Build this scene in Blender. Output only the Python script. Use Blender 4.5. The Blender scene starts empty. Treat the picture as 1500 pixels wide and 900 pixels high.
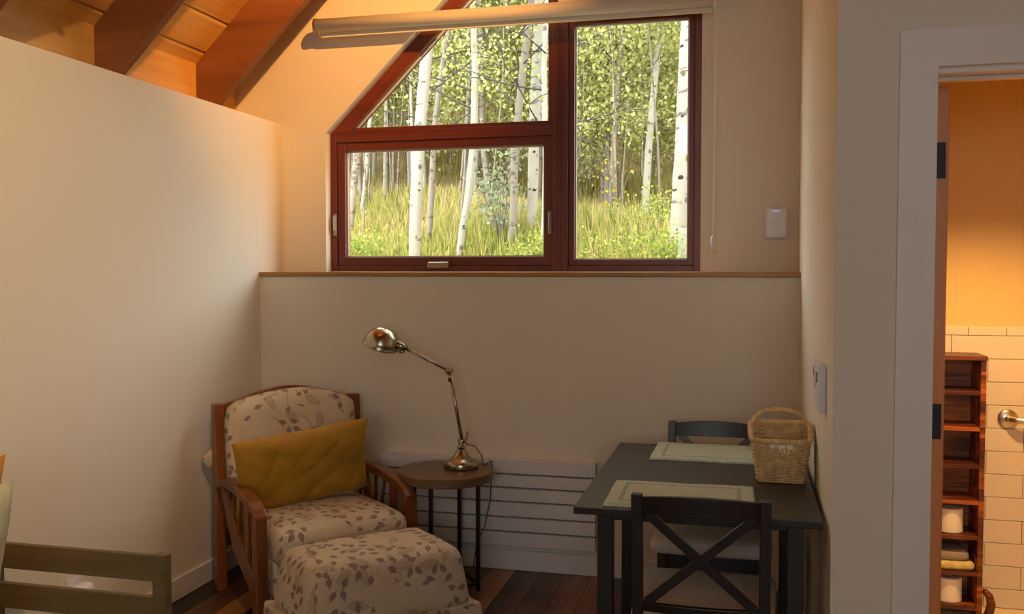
import bpy, bmesh, math, random
import numpy as np
from mathutils import Vector, Matrix, noise
random.seed(7); RNG = np.random.default_rng(11)
S = bpy.context.scene
COL = S.collection
R = math.radians

# ------------------------------------------------------------------ camera
cd = bpy.data.cameras.new('camera'); cam = bpy.data.objects.new('camera', cd); COL.objects.link(cam)
cam.location = (0, 0, 1.5)
cam.rotation_euler = (R(90 - 2.26), 0, R(14.0))
cd.sensor_width = 36; cd.lens = 36 * 1366 / 1500.0; cd.clip_start = 0.05; cd.clip_end = 400
S.camera = cam
# ------------------------------------------------------------------ sky and exposure
w = bpy.data.worlds.new('world'); S.world = w; w.use_nodes = True
wn = w.node_tree; wb = wn.nodes['Background']
wtc = wn.nodes.new('ShaderNodeTexCoord'); wno = wn.nodes.new('ShaderNodeTexNoise'); wno.inputs['Scale'].default_value = 2.2; wno.inputs['Detail'].default_value = 4
wr = wn.nodes.new('ShaderNodeValToRGB')
wr.color_ramp.elements[0].position = 0.35; wr.color_ramp.elements[0].color = (0.88, 0.93, 1.0, 1)
wr.color_ramp.elements[1].position = 0.65; wr.color_ramp.elements[1].color = (1.0, 0.99, 0.96, 1)
wn.links.new(wtc.outputs['Generated'], wno.inputs['Vector']); wn.links.new(wno.outputs['Fac'], wr.inputs['Fac'])
wn.links.new(wr.outputs['Color'], wb.inputs['Color'])
wb.inputs['Strength'].default_value = 7.0
S.view_settings.view_transform = 'Standard'; S.view_settings.look = 'None'
S.view_settings.gamma = 1; S.view_settings.use_curve_mapping = False
S.view_settings.exposure = 0.08

def lamp(name, kind, loc, power, color, size=0.08, **kw):
    l = bpy.data.lights.new(name, kind); l.energy = power; l.color = color
    if kind in ('POINT', 'SPOT'): l.shadow_soft_size = size
    if kind == 'AREA': l.size = size
    for k, v in kw.items(): setattr(l, k, v)
    o = bpy.data.objects.new(name, l); COL.objects.link(o); o.location = loc
    return o
# hazy fill sunlight from behind the house, added to brighten the overcast woods
fill_sun = lamp('fill_sun', 'SUN', (-6, -6, 12), 7.0, (1.0, 0.95, 0.85)); fill_sun.data.angle = R(15)
fill_sun.rotation_euler = Vector((0.45, 0.80, -0.95)).to_track_quat('-Z', 'Y').to_euler()
# portals: only guide the sampling of sky light through the two window openings
def portal(name, loc, rx, rz, sx, sy):
    o = lamp(name, 'AREA', loc, 1.0, (1, 1, 1), sx, shape='RECTANGLE', size_y=sy)
    o.data.cycles.is_portal = True
    o.rotation_euler = (rx, 0, rz)
portal('portal_front', (-1.22, 4.93, 2.50), R(-90), 0, 2.1, 2.1)
portal('portal_rear', (0.15, -2.58, 1.65), R(90), 0, 2.1, 0.9)
portal('portal_rear_high', (0.15, -2.58, 3.205), R(90), 0, 2.1, 0.51)

# ------------------------------------------------------------------ material helpers
def srgb(r, g, b):
    f = lambda c: (c / 12.92 if c <= 0.04045 else ((c + 0.055) / 1.055) ** 2.4)
    return (f(r / 255), f(g / 255), f(b / 255), 1)
def newmat(name):
    m = bpy.data.materials.new(name); m.use_nodes = True
    nt = m.node_tree; return m, nt, nt.nodes['Principled BSDF']
def N(nt, t, **inp):
    n = nt.nodes.new(t)
    for k, v in inp.items():
        k2 = k.replace('_', ' ')
        if k2 in n.inputs: n.inputs[k2].default_value = v
        else: setattr(n, k, v)
    return n
def ramp(nt, fac, stops):
    r = nt.nodes.new('ShaderNodeValToRGB'); e = r.color_ramp.elements
    while len(e) < len(stops): e.new(0.5)
    for el, (p, c) in zip(e, stops): el.position = p; el.color = c
    nt.links.new(fac, r.inputs['Fac']); return r.outputs['Color']
def mth(nt, op, a, b=None, c=None):
    n = nt.nodes.new('ShaderNodeMath'); n.operation = op
    for i, v in enumerate((a, b, c)):
        if v is None: continue
        if isinstance(v, (int, float)): n.inputs[i].default_value = v
        else: nt.links.new(v, n.inputs[i])
    return n.outputs[0]
def mixc(nt, fac, a, b, mode='MIX'):
    n = nt.nodes.new('ShaderNodeMix'); n.data_type = 'RGBA'; n.blend_type = mode
    for s, v in ((0, fac), (6, a), (7, b)):
        if isinstance(v, (int, float)): n.inputs[s].default_value = v
        elif isinstance(v, tuple): n.inputs[s].default_value = v
        else: nt.links.new(v, n.inputs[s])
    return n.outputs[2]
def bump(nt, b, h, strength=0.3, dist=0.01):
    n = N(nt, 'ShaderNodeBump', Strength=strength, Distance=dist)
    nt.links.new(h, n.inputs['Height']); nt.links.new(n.outputs[0], b.inputs['Normal'])
def simple(name, col, rough=0.5, metal=0.0, var=0.08, scale=8.0, bmp=0.0, bscale=60.0, stretch=None, coat=0.0):
    m, nt, b = newmat(name)
    tc = N(nt, 'ShaderNodeTexCoord'); src = tc.outputs['Object']
    if stretch:
        mp = N(nt, 'ShaderNodeMapping'); mp.inputs['Scale'].default_value = stretch
        nt.links.new(src, mp.inputs[0]); src = mp.outputs[0]
    no = N(nt, 'ShaderNodeTexNoise', Scale=scale, Detail=4.0); nt.links.new(src, no.inputs['Vector'])
    lo = tuple(c * (1 - var) for c in col[:3]) + (1,); hi = tuple(min(1, c * (1 + var)) for c in col[:3]) + (1,)
    nt.links.new(ramp(nt, no.outputs['Fac'], [(0.3, lo), (0.7, hi)]), b.inputs['Base Color'])
    b.inputs['Roughness'].default_value = rough; b.inputs['Metallic'].default_value = metal
    if coat: b.inputs['Coat Weight'].default_value = coat
    if bmp:
        n2 = N(nt, 'ShaderNodeTexNoise', Scale=bscale, Detail=3.0); nt.links.new(src, n2.inputs['Vector'])
        bump(nt, b, n2.outputs['Fac'], bmp, 0.004)
    return m
def wood(name, c0, c1, c2, axis=0, scale=6.0, rough=0.45, knots=False, rnd=0.0, bmp=0.08, coat=0.0):
    """grain running along the given object axis"""
    m, nt, b = newmat(name)
    tc = N(nt, 'ShaderNodeTexCoord'); oi = N(nt, 'ShaderNodeObjectInfo')
    off = nt.nodes.new('ShaderNodeVectorMath'); off.operation = 'ADD'
    sc = nt.nodes.new('ShaderNodeVectorMath'); sc.operation = 'SCALE'; sc.inputs['Scale'].default_value = 1.0
    cmb = N(nt, 'ShaderNodeCombineXYZ')
    for i, k in enumerate((13.0, 29.0, 17.0)): nt.links.new(mth(nt, 'MULTIPLY', oi.outputs['Random'], k), cmb.inputs[i])
    nt.links.new(tc.outputs['Object'], off.inputs[0]); nt.links.new(cmb.outputs[0], off.inputs[1])
    mp = N(nt, 'ShaderNodeMapping'); s = [scale * 1.0] * 3; s[axis] = scale * 0.09; mp.inputs['Scale'].default_value = s
    nt.links.new(off.outputs[0], mp.inputs[0])
    n1 = N(nt, 'ShaderNodeTexNoise', Scale=1.0, Detail=5.0, Distortion=0.6); nt.links.new(mp.outputs[0], n1.inputs['Vector'])
    mp2 = N(nt, 'ShaderNodeMapping'); s2 = [scale * 7.0] * 3; s2[axis] = scale * 0.3; mp2.inputs['Scale'].default_value = s2
    nt.links.new(off.outputs[0], mp2.inputs[0])
    n2 = N(nt, 'ShaderNodeTexNoise', Scale=1.0, Detail=3.0); nt.links.new(mp2.outputs[0], n2.inputs['Vector'])
    f = mth(nt, 'ADD', mth(nt, 'MULTIPLY', n1.outputs['Fac'], 0.7), mth(nt, 'MULTIPLY', n2.outputs['Fac'], 0.3))
    if rnd: f = mth(nt, 'ADD', f, mth(nt, 'MULTIPLY', mth(nt, 'SUBTRACT', oi.outputs['Random'], 0.5), rnd))
    col = ramp(nt, f, [(0.30, c0), (0.5, c1), (0.70, c2)])
    if knots:
        mpk = N(nt, 'ShaderNodeMapping'); sk = [4.2] * 3; sk[axis] = 2.6; mpk.inputs['Scale'].default_value = sk
        nt.links.new(off.outputs[0], mpk.inputs[0])
        vo = N(nt, 'ShaderNodeTexVoronoi', Scale=1.0); nt.links.new(mpk.outputs[0], vo.inputs['Vector'])
        k = ramp(nt, vo.outputs['Distance'], [(0.06, (1, 1, 1, 1)), (0.11, (0, 0, 0, 1))])
        col = mixc(nt, mth(nt, 'MULTIPLY', k, 0.75), col, tuple(c * 0.25 for c in c0[:3]) + (1,))
    nt.links.new(col, b.inputs['Base Color']); b.inputs['Roughness'].default_value = rough
    if coat: b.inputs['Coat Weight'].default_value = coat; b.inputs['Coat Roughness'].default_value = 0.2
    if bmp: bump(nt, b, n2.outputs['Fac'], bmp, 0.003)
    return m

M = {}
M['plaster'] = simple('cream_plaster', (0.75, 0.685, 0.55, 1), 0.85, var=0.025, scale=1.3, bmp=0.12, bscale=9)
M['white_trim'] = simple('white_trim_paint', (0.78, 0.72, 0.67, 1), 0.45, var=0.02)
M['heater'] = simple('heater_enamel', (0.74, 0.70, 0.67, 1), 0.4, var=0.02)
M['dark_gap'] = simple('heater_core_dark', (0.03, 0.028, 0.027, 1), 0.6)
M['red_frame'] = wood('mahogany_stain', srgb(80, 32, 20), srgb(104, 44, 28), srgb(120, 56, 36), 0, 9, 0.38, bmp=0.04)
M['red_frame_v'] = wood('mahogany_stain_upright', srgb(80, 32, 20), srgb(104, 44, 28), srgb(120, 56, 36), 2, 9, 0.38, bmp=0.04)
M['ledge'] = wood('ledge_fir', srgb(146, 98, 34), srgb(170, 116, 46), srgb(188, 134, 60), 0, 8, 0.4)
M['pine'] = wood('pine_boards', srgb(192, 136, 58), srgb(210, 158, 78), srgb(222, 176, 98), 1, 7, 0.5, knots=True, rnd=0.12)
M['rafter'] = wood('rafter_fir', srgb(102, 58, 26), srgb(124, 74, 36), srgb(142, 90, 46), 0, 6, 0.55, rnd=0.1)
M['floor_plank'] = wood('reclaimed_floor', srgb(40, 25, 15), srgb(98, 64, 36), srgb(166, 112, 64), 1, 8, 0.35, rnd=0.55, bmp=0.12)
M['black_wood'] = wood('espresso_wood', srgb(28, 24, 22), srgb(38, 33, 30), srgb(50, 44, 40), 1, 9, 0.38, bmp=0.05)
M['chair_oak'] = wood('old_oak', srgb(82, 42, 14), srgb(118, 64, 24), srgb(142, 84, 34), 2, 10, 0.35, bmp=0.06, coat=0.2)
M['grey_wood'] = wood('grey_stained_pine', srgb(84, 72, 44), srgb(106, 92, 60), srgb(122, 108, 74), 0, 8, 0.6)
M['shelf_wood'] = wood('burnt_pine', srgb(18, 8, 4), srgb(88, 40, 14), srgb(206, 118, 48), 0, 13, 0.4, rnd=0.15)
M['walnut'] = wood('side_table_top', srgb(98, 72, 44), srgb(114, 86, 54), srgb(126, 98, 64), 0, 7, 0.32, bmp=0.03)
M['door_wood'] = wood('door_fir', srgb(176, 112, 66), srgb(196, 132, 82), srgb(208, 146, 96), 2, 7, 0.45)
M['black_metal'] = simple('black_steel', (0.018, 0.018, 0.02, 1), 0.45, 0.6)
M['hinge'] = simple('black_hinge', (0.02, 0.02, 0.02, 1), 0.5, 0.5)
M['nickel'] = simple('antique_nickel', (0.42, 0.36, 0.27, 1), 0.24, 1.0, var=0.1, scale=20)
M['bronze'] = simple('window_hardware', (0.34, 0.28, 0.20, 1), 0.35, 0.9)
M['brushed'] = simple('brushed_steel', (0.62, 0.60, 0.56, 1), 0.28, 1.0)
M['seat_cloth'] = simple('beige_seat_cloth', (0.60, 0.52, 0.44, 1), 0.9, var=0.05, scale=30, bmp=0.15, bscale=300)
M['velvet'] = simple('mustard_velvet', (0.38, 0.19, 0.007, 1), 0.75, var=0.12, scale=7)
M['velvet'].node_tree.nodes['Principled BSDF'].inputs['Sheen Weight'].default_value = 0.35
M['velvet'].node_tree.nodes['Principled BSDF'].inputs['Sheen Tint'].default_value = (0.9, 0.6, 0.1, 1)
M['sage'] = simple('sage_pillow_cloth', (0.56, 0.56, 0.36, 1), 0.9, var=0.15, scale=20, bmp=0.4, bscale=90)
M['rust'] = simple('orange_pillow_cloth', (0.66, 0.27, 0.03, 1), 0.85, var=0.1)
M['plastic'] = simple('white_plastic', (0.74, 0.73, 0.72, 1), 0.35, var=0.01)
M['plastic_grey'] = simple('grey_mark', (0.45, 0.45, 0.47, 1), 0.4, var=0.01)
M['slot'] = simple('dark_slot', (0.10, 0.09, 0.08, 1), 0.5)
M['wicker'] = simple('wicker', (0.66, 0.44, 0.19, 1), 0.6, var=0.28, scale=45)
M['white_cloth'] = simple('white_cloth', (0.85, 0.83, 0.78, 1), 0.9, var=0.03)
M['blind'] = simple('roller_blind_cloth', (0.72, 0.66, 0.54, 1), 0.6, var=0.02)
M['tile'] = simple('cream_tile', (0.64, 0.57, 0.49, 1), 0.25, var=0.03, scale=2)
M['grout'] = simple('grout', (0.50, 0.42, 0.32, 1), 0.9)
M['bath_paint'] = simple('bathroom_paint', (0.62, 0.46, 0.22, 1), 0.85, var=0.03, scale=1.5, bmp=0.1, bscale=8)
M['paper'] = simple('tissue_paper', (0.84, 0.80, 0.74, 1), 0.95, var=0.02, bmp=0.1, bscale=120)
M['towel_yellow'] = simple('yellow_waffle_towel', (0.62, 0.54, 0.22, 1), 0.95, var=0.15, scale=80, bmp=0.5, bscale=150)
M['towel_grey'] = simple('grey_towel', (0.30, 0.26, 0.22, 1), 0.95, var=0.1, bmp=0.4, bscale=150)
M['bath_floor'] = simple('bathroom_floor', (0.70, 0.62, 0.46, 1), 0.4, var=0.05)
M['cord'] = simple('brown_cord', (0.12, 0.08, 0.05, 1), 0.5)
M['seal'] = simple('glazing_seal', (0.52, 0.48, 0.42, 1), 0.5, var=0.02)
def emis(name, col, st):
    m, nt, b = newmat(name); b.inputs['Base Color'].default_value = col
    b.inputs['Emission Color'].default_value = col; b.inputs['Emission Strength'].default_value = st; return m
M['bulb'] = emis('bulb_glass', (1.0, 0.72, 0.40, 1), 6.0)
M['led'] = emis('blue_led', (0.55, 0.62, 0.95, 1), 0.35)
# window glass: clear, with a faint mirror
m = bpy.data.materials.new('window_glass'); m.use_nodes = True; nt = m.node_tree; nt.nodes.clear()
o_ = nt.nodes.new('ShaderNodeOutputMaterial'); tr = nt.nodes.new('ShaderNodeBsdfTransparent'); gl = nt.nodes.new('ShaderNodeBsdfGlossy'); mx = nt.nodes.new('ShaderNodeMixShader')
gl.inputs['Roughness'].default_value = 0.0; tr.inputs['Color'].default_value = (0.97, 0.98, 0.97, 1); mx.inputs[0].default_value = 0.03
nt.links.new(tr.outputs[0], mx.inputs[1]); nt.links.new(gl.outputs[0], mx.inputs[2]); nt.links.new(mx.outputs[0], o_.inputs[0]); M['glass'] = m

def leafprint(nt, uv, scale, lx, ly, rot_seed, density):
    """mask of pointed leaves scattered over the cloth and their mid-veins"""
    mp = N(nt, 'ShaderNodeMapping'); mp.inputs['Scale'].default_value = (scale, scale, 1); mp.inputs['Location'].default_value = (rot_seed, rot_seed * 1.7, 0)
    nt.links.new(uv, mp.inputs[0])
    vo = N(nt, 'ShaderNodeTexVoronoi', Scale=1.0, Randomness=0.75); vo.voronoi_dimensions = '2D'
    nt.links.new(mp.outputs[0], vo.inputs['Vector'])
    sub = nt.nodes.new('ShaderNodeVectorMath'); sub.operation = 'SUBTRACT'
    nt.links.new(mp.outputs[0], sub.inputs[0]); nt.links.new(vo.outputs['Position'], sub.inputs[1])
    sep = N(nt, 'ShaderNodeSeparateColor'); nt.links.new(vo.outputs['Color'], sep.inputs[0])
    vr = N(nt, 'ShaderNodeVectorRotate'); vr.rotation_type = 'Z_AXIS'
    nt.links.new(sub.outputs[0], vr.inputs['Vector']); nt.links.new(mth(nt, 'ADD', mth(nt, 'MULTIPLY', sep.outputs[0], 3.4), 0.2), vr.inputs['Angle'])
    xyz = N(nt, 'ShaderNodeSeparateXYZ'); nt.links.new(vr.outputs[0], xyz.inputs[0])
    tx = mth(nt, 'DIVIDE', xyz.outputs[0], lx)
    prof = mth(nt, 'MULTIPLY', mth(nt, 'SUBTRACT', 1.0, mth(nt, 'MULTIPLY', tx, tx)), mth(nt, 'SUBTRACT', 1.0, mth(nt, 'MULTIPLY', tx, 0.45)))
    ay = mth(nt, 'ABSOLUTE', xyz.outputs[1])
    inside = mth(nt, 'LESS_THAN', ay, mth(nt, 'MULTIPLY', prof, ly))
    keep = mth(nt, 'LESS_THAN', sep.outputs[1], density)
    vein = mth(nt, 'GREATER_THAN', ay, 0.018)
    stalk = mth(nt, 'MULTIPLY', mth(nt, 'LESS_THAN', ay, 0.02), mth(nt, 'LESS_THAN', mth(nt, 'ABSOLUTE', tx), 1.8))
    leaf = mth(nt, 'MULTIPLY', mth(nt, 'MULTIPLY', inside, keep), mth(nt, 'ADD', mth(nt, 'MULTIPLY', vein, 0.45), 0.55))
    return leaf, mth(nt, 'MULTIPLY', stalk, keep)
def floral():
    m, nt, b = newmat('leaf_print_cotton')
    uvn = N(nt, 'ShaderNodeUVMap'); uv = uvn.outputs[0]
    no = N(nt, 'ShaderNodeTexNoise', Scale=7.0, Detail=2.0); nt.links.new(uv, no.inputs['Vector'])
    base = ramp(nt, no.outputs['Fac'], [(0.3, (0.56, 0.44, 0.29, 1)), (0.7, (0.66, 0.54, 0.37, 1))])
    l0, s0 = leafprint(nt, uv, 9.0, 0.46, 0.17, 4.3, 0.62)
    l1, s1 = leafprint(nt, uv, 19.0, 0.40, 0.22, 1.1, 0.85)
    patch = N(nt, 'ShaderNodeTexNoise', Scale=4.2, Detail=0.0); nt.links.new(uv, patch.inputs['Vector'])
    pm = mth(nt, 'GREATER_THAN', patch.outputs['Fac'], 0.44)
    st = N(nt, 'ShaderNodeTexNoise', Scale=3.4, Detail=1.0, Distortion=0.8); nt.links.new(uv, st.inputs['Vector'])
    line = mth(nt, 'LESS_THAN', mth(nt, 'ABSOLUTE', mth(nt, 'SUBTRACT', st.outputs['Fac'], 0.52)), 0.006)
    c = mixc(nt, mth(nt, 'MULTIPLY', l0, 0.65), base, (0.38, 0.285, 0.18, 1))
    c = mixc(nt, mth(nt, 'MULTIPLY', mth(nt, 'MAXIMUM', mth(nt, 'MULTIPLY', line, 0.45), mth(nt, 'MULTIPLY', s1, pm)), 0.55), c, (0.20, 0.12, 0.085, 1))
    c = mixc(nt, mth(nt, 'MULTIPLY', mth(nt, 'MULTIPLY', l1, pm), 0.78), c, (0.20, 0.125, 0.10, 1))
    nt.links.new(c, b.inputs['Base Color']); b.inputs['Roughness'].default_value = 0.9
    wv = N(nt, 'ShaderNodeTexNoise', Scale=420.0); nt.links.new(uv, wv.inputs['Vector']); bump(nt, b, wv.outputs['Fac'], 0.15, 0.002)
    return m
M['floral'] = floral()
def matcloth():
    m, nt, b = newmat('placemat_weave')
    uvn = N(nt, 'ShaderNodeUVMap'); xyz = N(nt, 'ShaderNodeSeparateXYZ'); nt.links.new(uvn.outputs[0], xyz.inputs[0])
    # uv in metres from the mat centre; band 35 mm inside the edge
    dx = mth(nt, 'SUBTRACT', 0.235, mth(nt, 'ABSOLUTE', xyz.outputs[0])); dy = mth(nt, 'SUBTRACT', 0.172, mth(nt, 'ABSOLUTE', xyz.outputs[1]))
    d = mth(nt, 'MINIMUM', dx, dy)
    band = mth(nt, 'LESS_THAN', mth(nt, 'ABSOLUTE', mth(nt, 'SUBTRACT', d, 0.048)), 0.007)
    wv = N(nt, 'ShaderNodeTexBrick', Scale=1.0); wv.inputs['Brick Width'].default_value = 0.018; wv.inputs['Row Height'].default_value = 0.008; wv.inputs['Mortar Size'].default_value = 0.0012
    nt.links.new(uvn.outputs[0], wv.inputs['Vector'])
    wv.inputs['Color1'].default_value = (0.58, 0.66, 0.50, 1); wv.inputs['Color2'].default_value = (0.66, 0.72, 0.57, 1); wv.inputs['Mortar'].default_value = (0.44, 0.50, 0.37, 1)
    nt.links.new(mixc(nt, mth(nt, 'MULTIPLY', band, 0.65), wv.outputs['Color'], (0.28, 0.34, 0.30, 1)), b.inputs['Base Color'])
    b.inputs['Roughness'].default_value = 0.95; bump(nt, b, wv.outputs['Fac'], -0.5, 0.004)
    return m
M['placemat'] = matcloth()
def bark(name, base, dark, amount):
    m, nt, b = newmat(name); tc = N(nt, 'ShaderNodeTexCoord')
    mp = N(nt, 'ShaderNodeMapping'); mp.inputs['Scale'].default_value = (9, 9, 22); nt.links.new(tc.outputs['Object'], mp.inputs[0])
    n1 = N(nt, 'ShaderNodeTexNoise', Scale=1.0, Detail=4.0); nt.links.new(mp.outputs[0], n1.inputs['Vector'])
    n2 = N(nt, 'ShaderNodeTexNoise', Scale=2.5, Detail=2.0); nt.links.new(tc.outputs['Object'], n2.inputs['Vector'])
    vo = N(nt, 'ShaderNodeTexVoronoi', Scale=1.0); mp3 = N(nt, 'ShaderNodeMapping'); mp3.inputs['Scale'].default_value = (7, 7, 5.5)
    nt.links.new(tc.outputs['Object'], mp3.inputs[0]); nt.links.new(mp3.outputs[0], vo.inputs['Vector'])
    spots = ramp(nt, vo.outputs['Distance'], [(0.10, (1, 1, 1, 1)), (0.2, (0, 0, 0, 1))])
    f = mth(nt, 'ADD', n1.outputs['Fac'], mth(nt, 'MULTIPLY', mth(nt, 'SUBTRACT', n2.outputs['Fac'], 0.5), 0.6))
    streak = ramp(nt, f, [(0.66 - amount, (0, 0, 0, 1)), (0.72 - amount, (1, 1, 1, 1))])
    k = mth(nt, 'MAXIMUM', mth(nt, 'MULTIPLY', spots, 0.85), mth(nt, 'MULTIPLY', streak, 0.8))
    nt.links.new(mixc(nt, k, base, dark), b.inputs['Base Color']); b.inputs['Roughness'].default_value = 0.9
    return m
M['aspen'] = bark('aspen_bark', (0.27, 0.25, 0.20, 1), (0.035, 0.03, 0.025, 1), 0.03)
M['aspen_grey'] = bark('aspen_bark_grey', (0.17, 0.145, 0.11, 1), (0.05, 0.042, 0.035, 1), 0.08)
M['dead_bark'] = bark('dead_bark', (0.24, 0.19, 0.14, 1), (0.07, 0.055, 0.045, 1), 0.14)
M['twig_dark'] = simple('dark_twig_bark', (0.05, 0.04, 0.032, 1), 0.9)
M['knot'] = simple('dark_knot', (0.02, 0.017, 0.014, 1), 0.9)
M['twig'] = simple('twig_bark', (0.13, 0.105, 0.08, 1), 0.9)
def leafmat(name, stops, translucent=0.45):
    m = bpy.data.materials.new(name); m.use_nodes = True; nt = m.node_tree; nt.nodes.clear()
    o = nt.nodes.new('ShaderNodeOutputMaterial'); at = N(nt, 'ShaderNodeAttribute', attribute_name='tint')
    col = ramp(nt, at.outputs['Fac'], stops)
    d = nt.nodes.new('ShaderNodeBsdfDiffuse'); t = nt.nodes.new('ShaderNodeBsdfTranslucent'); mx = nt.nodes.new('ShaderNodeMixShader'); mx.inputs[0].default_value = translucent
    nt.links.new(col, d.inputs[0]); nt.links.new(col, t.inputs[0]); nt.links.new(d.outputs[0], mx.inputs[1]); nt.links.new(t.outputs[0], mx.inputs[2]); nt.links.new(mx.outputs[0], o.inputs[0])
    return m
M['leaf'] = leafmat('aspen_leaves', [(0.0, (0.24, 0.27, 0.09, 1)), (0.45, (0.40, 0.41, 0.14, 1)), (0.8, (0.54, 0.52, 0.22, 1)), (1.0, (0.64, 0.62, 0.42, 1))], 0.55)
M['grass'] = leafmat('meadow_grass', [(0.0, (0.13, 0.17, 0.035, 1)), (0.4, (0.27, 0.27, 0.065, 1)), (0.75, (0.40, 0.33, 0.13, 1)), (1.0, (0.43, 0.31, 0.18, 1))], 0.3)
M['shrub'] = leafmat('shrub_leaves', [(0.0, (0.10, 0.17, 0.03, 1)), (0.5, (0.24, 0.31, 0.06, 1)), (1.0, (0.42, 0.42, 0.10, 1))], 0.4)
M['silver'] = leafmat('silvery_leaves', [(0.0, (0.14, 0.18, 0.09, 1)), (1.0, (0.34, 0.38, 0.26, 1))], 0.4)
M['yellow_leaf'] = leafmat('yellow_leaves', [(0.0, (0.5, 0.42, 0.03, 1)), (1.0, (0.62, 0.5, 0.05, 1))], 0.4)
M['soil'] = simple('forest_soil', (0.34, 0.30, 0.18, 1), 0.95, var=0.35, scale=1.5)

# ------------------------------------------------------------------ mesh helpers
class MB:
    def __init__(s): s.v = []; s.f = []
    def box(s, x0, x1, y0, y1, z0, z1, mat=None):
        i = len(s.v); c = [(x0, y0, z0), (x1, y0, z0), (x1, y1, z0), (x0, y1, z0), (x0, y0, z1), (x1, y0, z1), (x1, y1, z1), (x0, y1, z1)]
        if mat is not None: c = [tuple(mat @ Vector(p)) for p in c]
        s.v += c; s.f += [tuple(i + k for k in q) for q in ((0, 3, 2, 1), (4, 5, 6, 7), (0, 1, 5, 4), (1, 2, 6, 5), (2, 3, 7, 6), (3, 0, 4, 7))]
        return s
    def bar(s, a, b, w, h, upv=(0, 0, 1)):
        a = Vector(a); b = Vector(b); d = (b - a); L = d.length; d.normalize()
        sd = d.cross(Vector(upv)); sd.normalize(); up = sd.cross(d)
        mt = Matrix((tuple(d) + (0,), tuple(sd) + (0,), tuple(up) + (0,), (0, 0, 0, 1))).transposed(); mt.translation = a
        return s.box(0, L, -w / 2, w / 2, -h / 2, h / 2, mt)
    def prism(s, poly, axis, lo, hi):
        """poly: 2-D outline; extruded along axis 0/1/2 from lo to hi"""
        i = len(s.v); n = len(poly)
        for t in (lo, hi):
            for p in poly:
                q = list(p); q.insert(axis, t); s.v.append(tuple(q))
        s.f.append(tuple(i + k for k in range(n))); s.f.append(tuple(i + n + k for k in reversed(range(n))))
        for k in range(n): s.f.append((i + k, i + n + k, i + n + (k + 1) % n, i + (k + 1) % n))
        return s
    def tube(s, pts, rad, n=8, caps=True, closed=False):
        pts = [Vector(p) for p in pts]; i0 = len(s.v); m = len(pts)
        if isinstance(rad, (int, float)): rad = [rad] * m
        ref = None
        for k, p in enumerate(pts):
            if closed: d = pts[(k + 1) % m] - pts[k - 1]
            else: d = pts[min(k + 1, m - 1)] - pts[max(k - 1, 0)]
            if d.length < 1e-9: d = Vector((0, 0, 1))
            d.normalize()
            if ref is None: ref = Vector((0, 0, 1)) if abs(d.z) < 0.9 else Vector((1, 0, 0))
            a = d.cross(ref); a.normalize(); b = a.cross(d); ref = b
            for j in range(n):
                t = 2 * math.pi * j / n; s.v.append(tuple(p + (a * math.cos(t) + b * math.sin(t)) * rad[k]))
        for k in range(m if closed else m - 1):
            k2 = (k + 1) % m
            for j in range(n):
                s.f.append((i0 + k * n + j, i0 + k * n + (j + 1) % n, i0 + k2 * n + (j + 1) % n, i0 + k2 * n + j))
        if caps and not closed:
            s.f.append(tuple(i0 + j for j in reversed(range(n)))); s.f.append(tuple(i0 + (m - 1) * n + j for j in range(n)))
        return s
    def lathe(s, prof, n=24, mat=None, caps=True):
        i0 = len(s.v)
        for (r, z) in prof:
            for j in range(n):
                t = 2 * math.pi * j / n; p = Vector((r * math.cos(t), r * math.sin(t), z))
                if mat is not None: p = mat @ p
                s.v.append(tuple(p))
        for k in range(len(prof) - 1):
            for j in range(n): s.f.append((i0 + k * n + j, i0 + k * n + (j + 1) % n, i0 + (k + 1) * n + (j + 1) % n, i0 + (k + 1) * n + j))
        if caps:
            s.f.append(tuple(i0 + j for j in reversed(range(n)))); s.f.append(tuple(i0 + (len(prof) - 1) * n + j for j in range(n)))
        return s
    def mesh(s, name):
        me = bpy.data.meshes.new(name); me.from_pydata(s.v, [], s.f); me.update()
        bm = bmesh.new(); bm.from_mesh(me); bmesh.ops.recalc_face_normals(bm, faces=bm.faces); bm.to_mesh(me); bm.free()
        return me
    def build(s, name, mat, parent=None, bevel=0.0, smooth=False, uv=False, seg=2):
        return link(name, s.mesh(name), mat, parent, bevel, smooth, uv, seg)
def link(name, me, mat, parent=None, bevel=0.0, smooth=False, uv=False, seg=2):
    if mat is not None and len(me.materials) == 0: me.materials.append(M[mat] if isinstance(mat, str) else mat)
    o = bpy.data.objects.new(name, me); COL.objects.link(o)
    if parent is not None: o.parent = parent
    if smooth:
        for p in me.polygons: p.use_smooth = True
    if bevel:
        b = o.modifiers.new('bevel', 'BEVEL'); b.width = bevel; b.segments = seg; b.limit_method = 'ANGLE'; b.angle_limit = R(40)
    if uv: boxuv(me)
    return o
def boxuv(me):
    ul = me.uv_layers.new(name='UVMap')
    for p in me.polygons:
        n = p.normal; ax = max(range(3), key=lambda k: abs(n[k])); a, b = [(1, 2), (0, 2), (0, 1)][ax]
        for li in p.loop_indices:
            c = me.vertices[me.loops[li].vertex_index].co; ul.data[li].uv = (c[a] + ax * 0.37, c[b] + ax * 0.61)
def empty(name, loc, rz=0.0, label=None, cat=None, group=None, kind=None):
    o = bpy.data.objects.new(name, None); COL.objects.link(o); o.location = loc; o.rotation_euler = (0, 0, rz); o.empty_display_size = 0.1
    return tag(o, label, cat, group, kind)
def tag(o, label=None, cat=None, group=None, kind=None):
    for k, v in (('label', label), ('category', cat), ('group', group), ('kind', kind)):
        if v: o[k] = v
    return o
def struct(name, mb, mat, label, cat, bevel=0.0):
    return tag(mb.build(name, mat, None, bevel), label, cat, None, 'structure')
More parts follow.
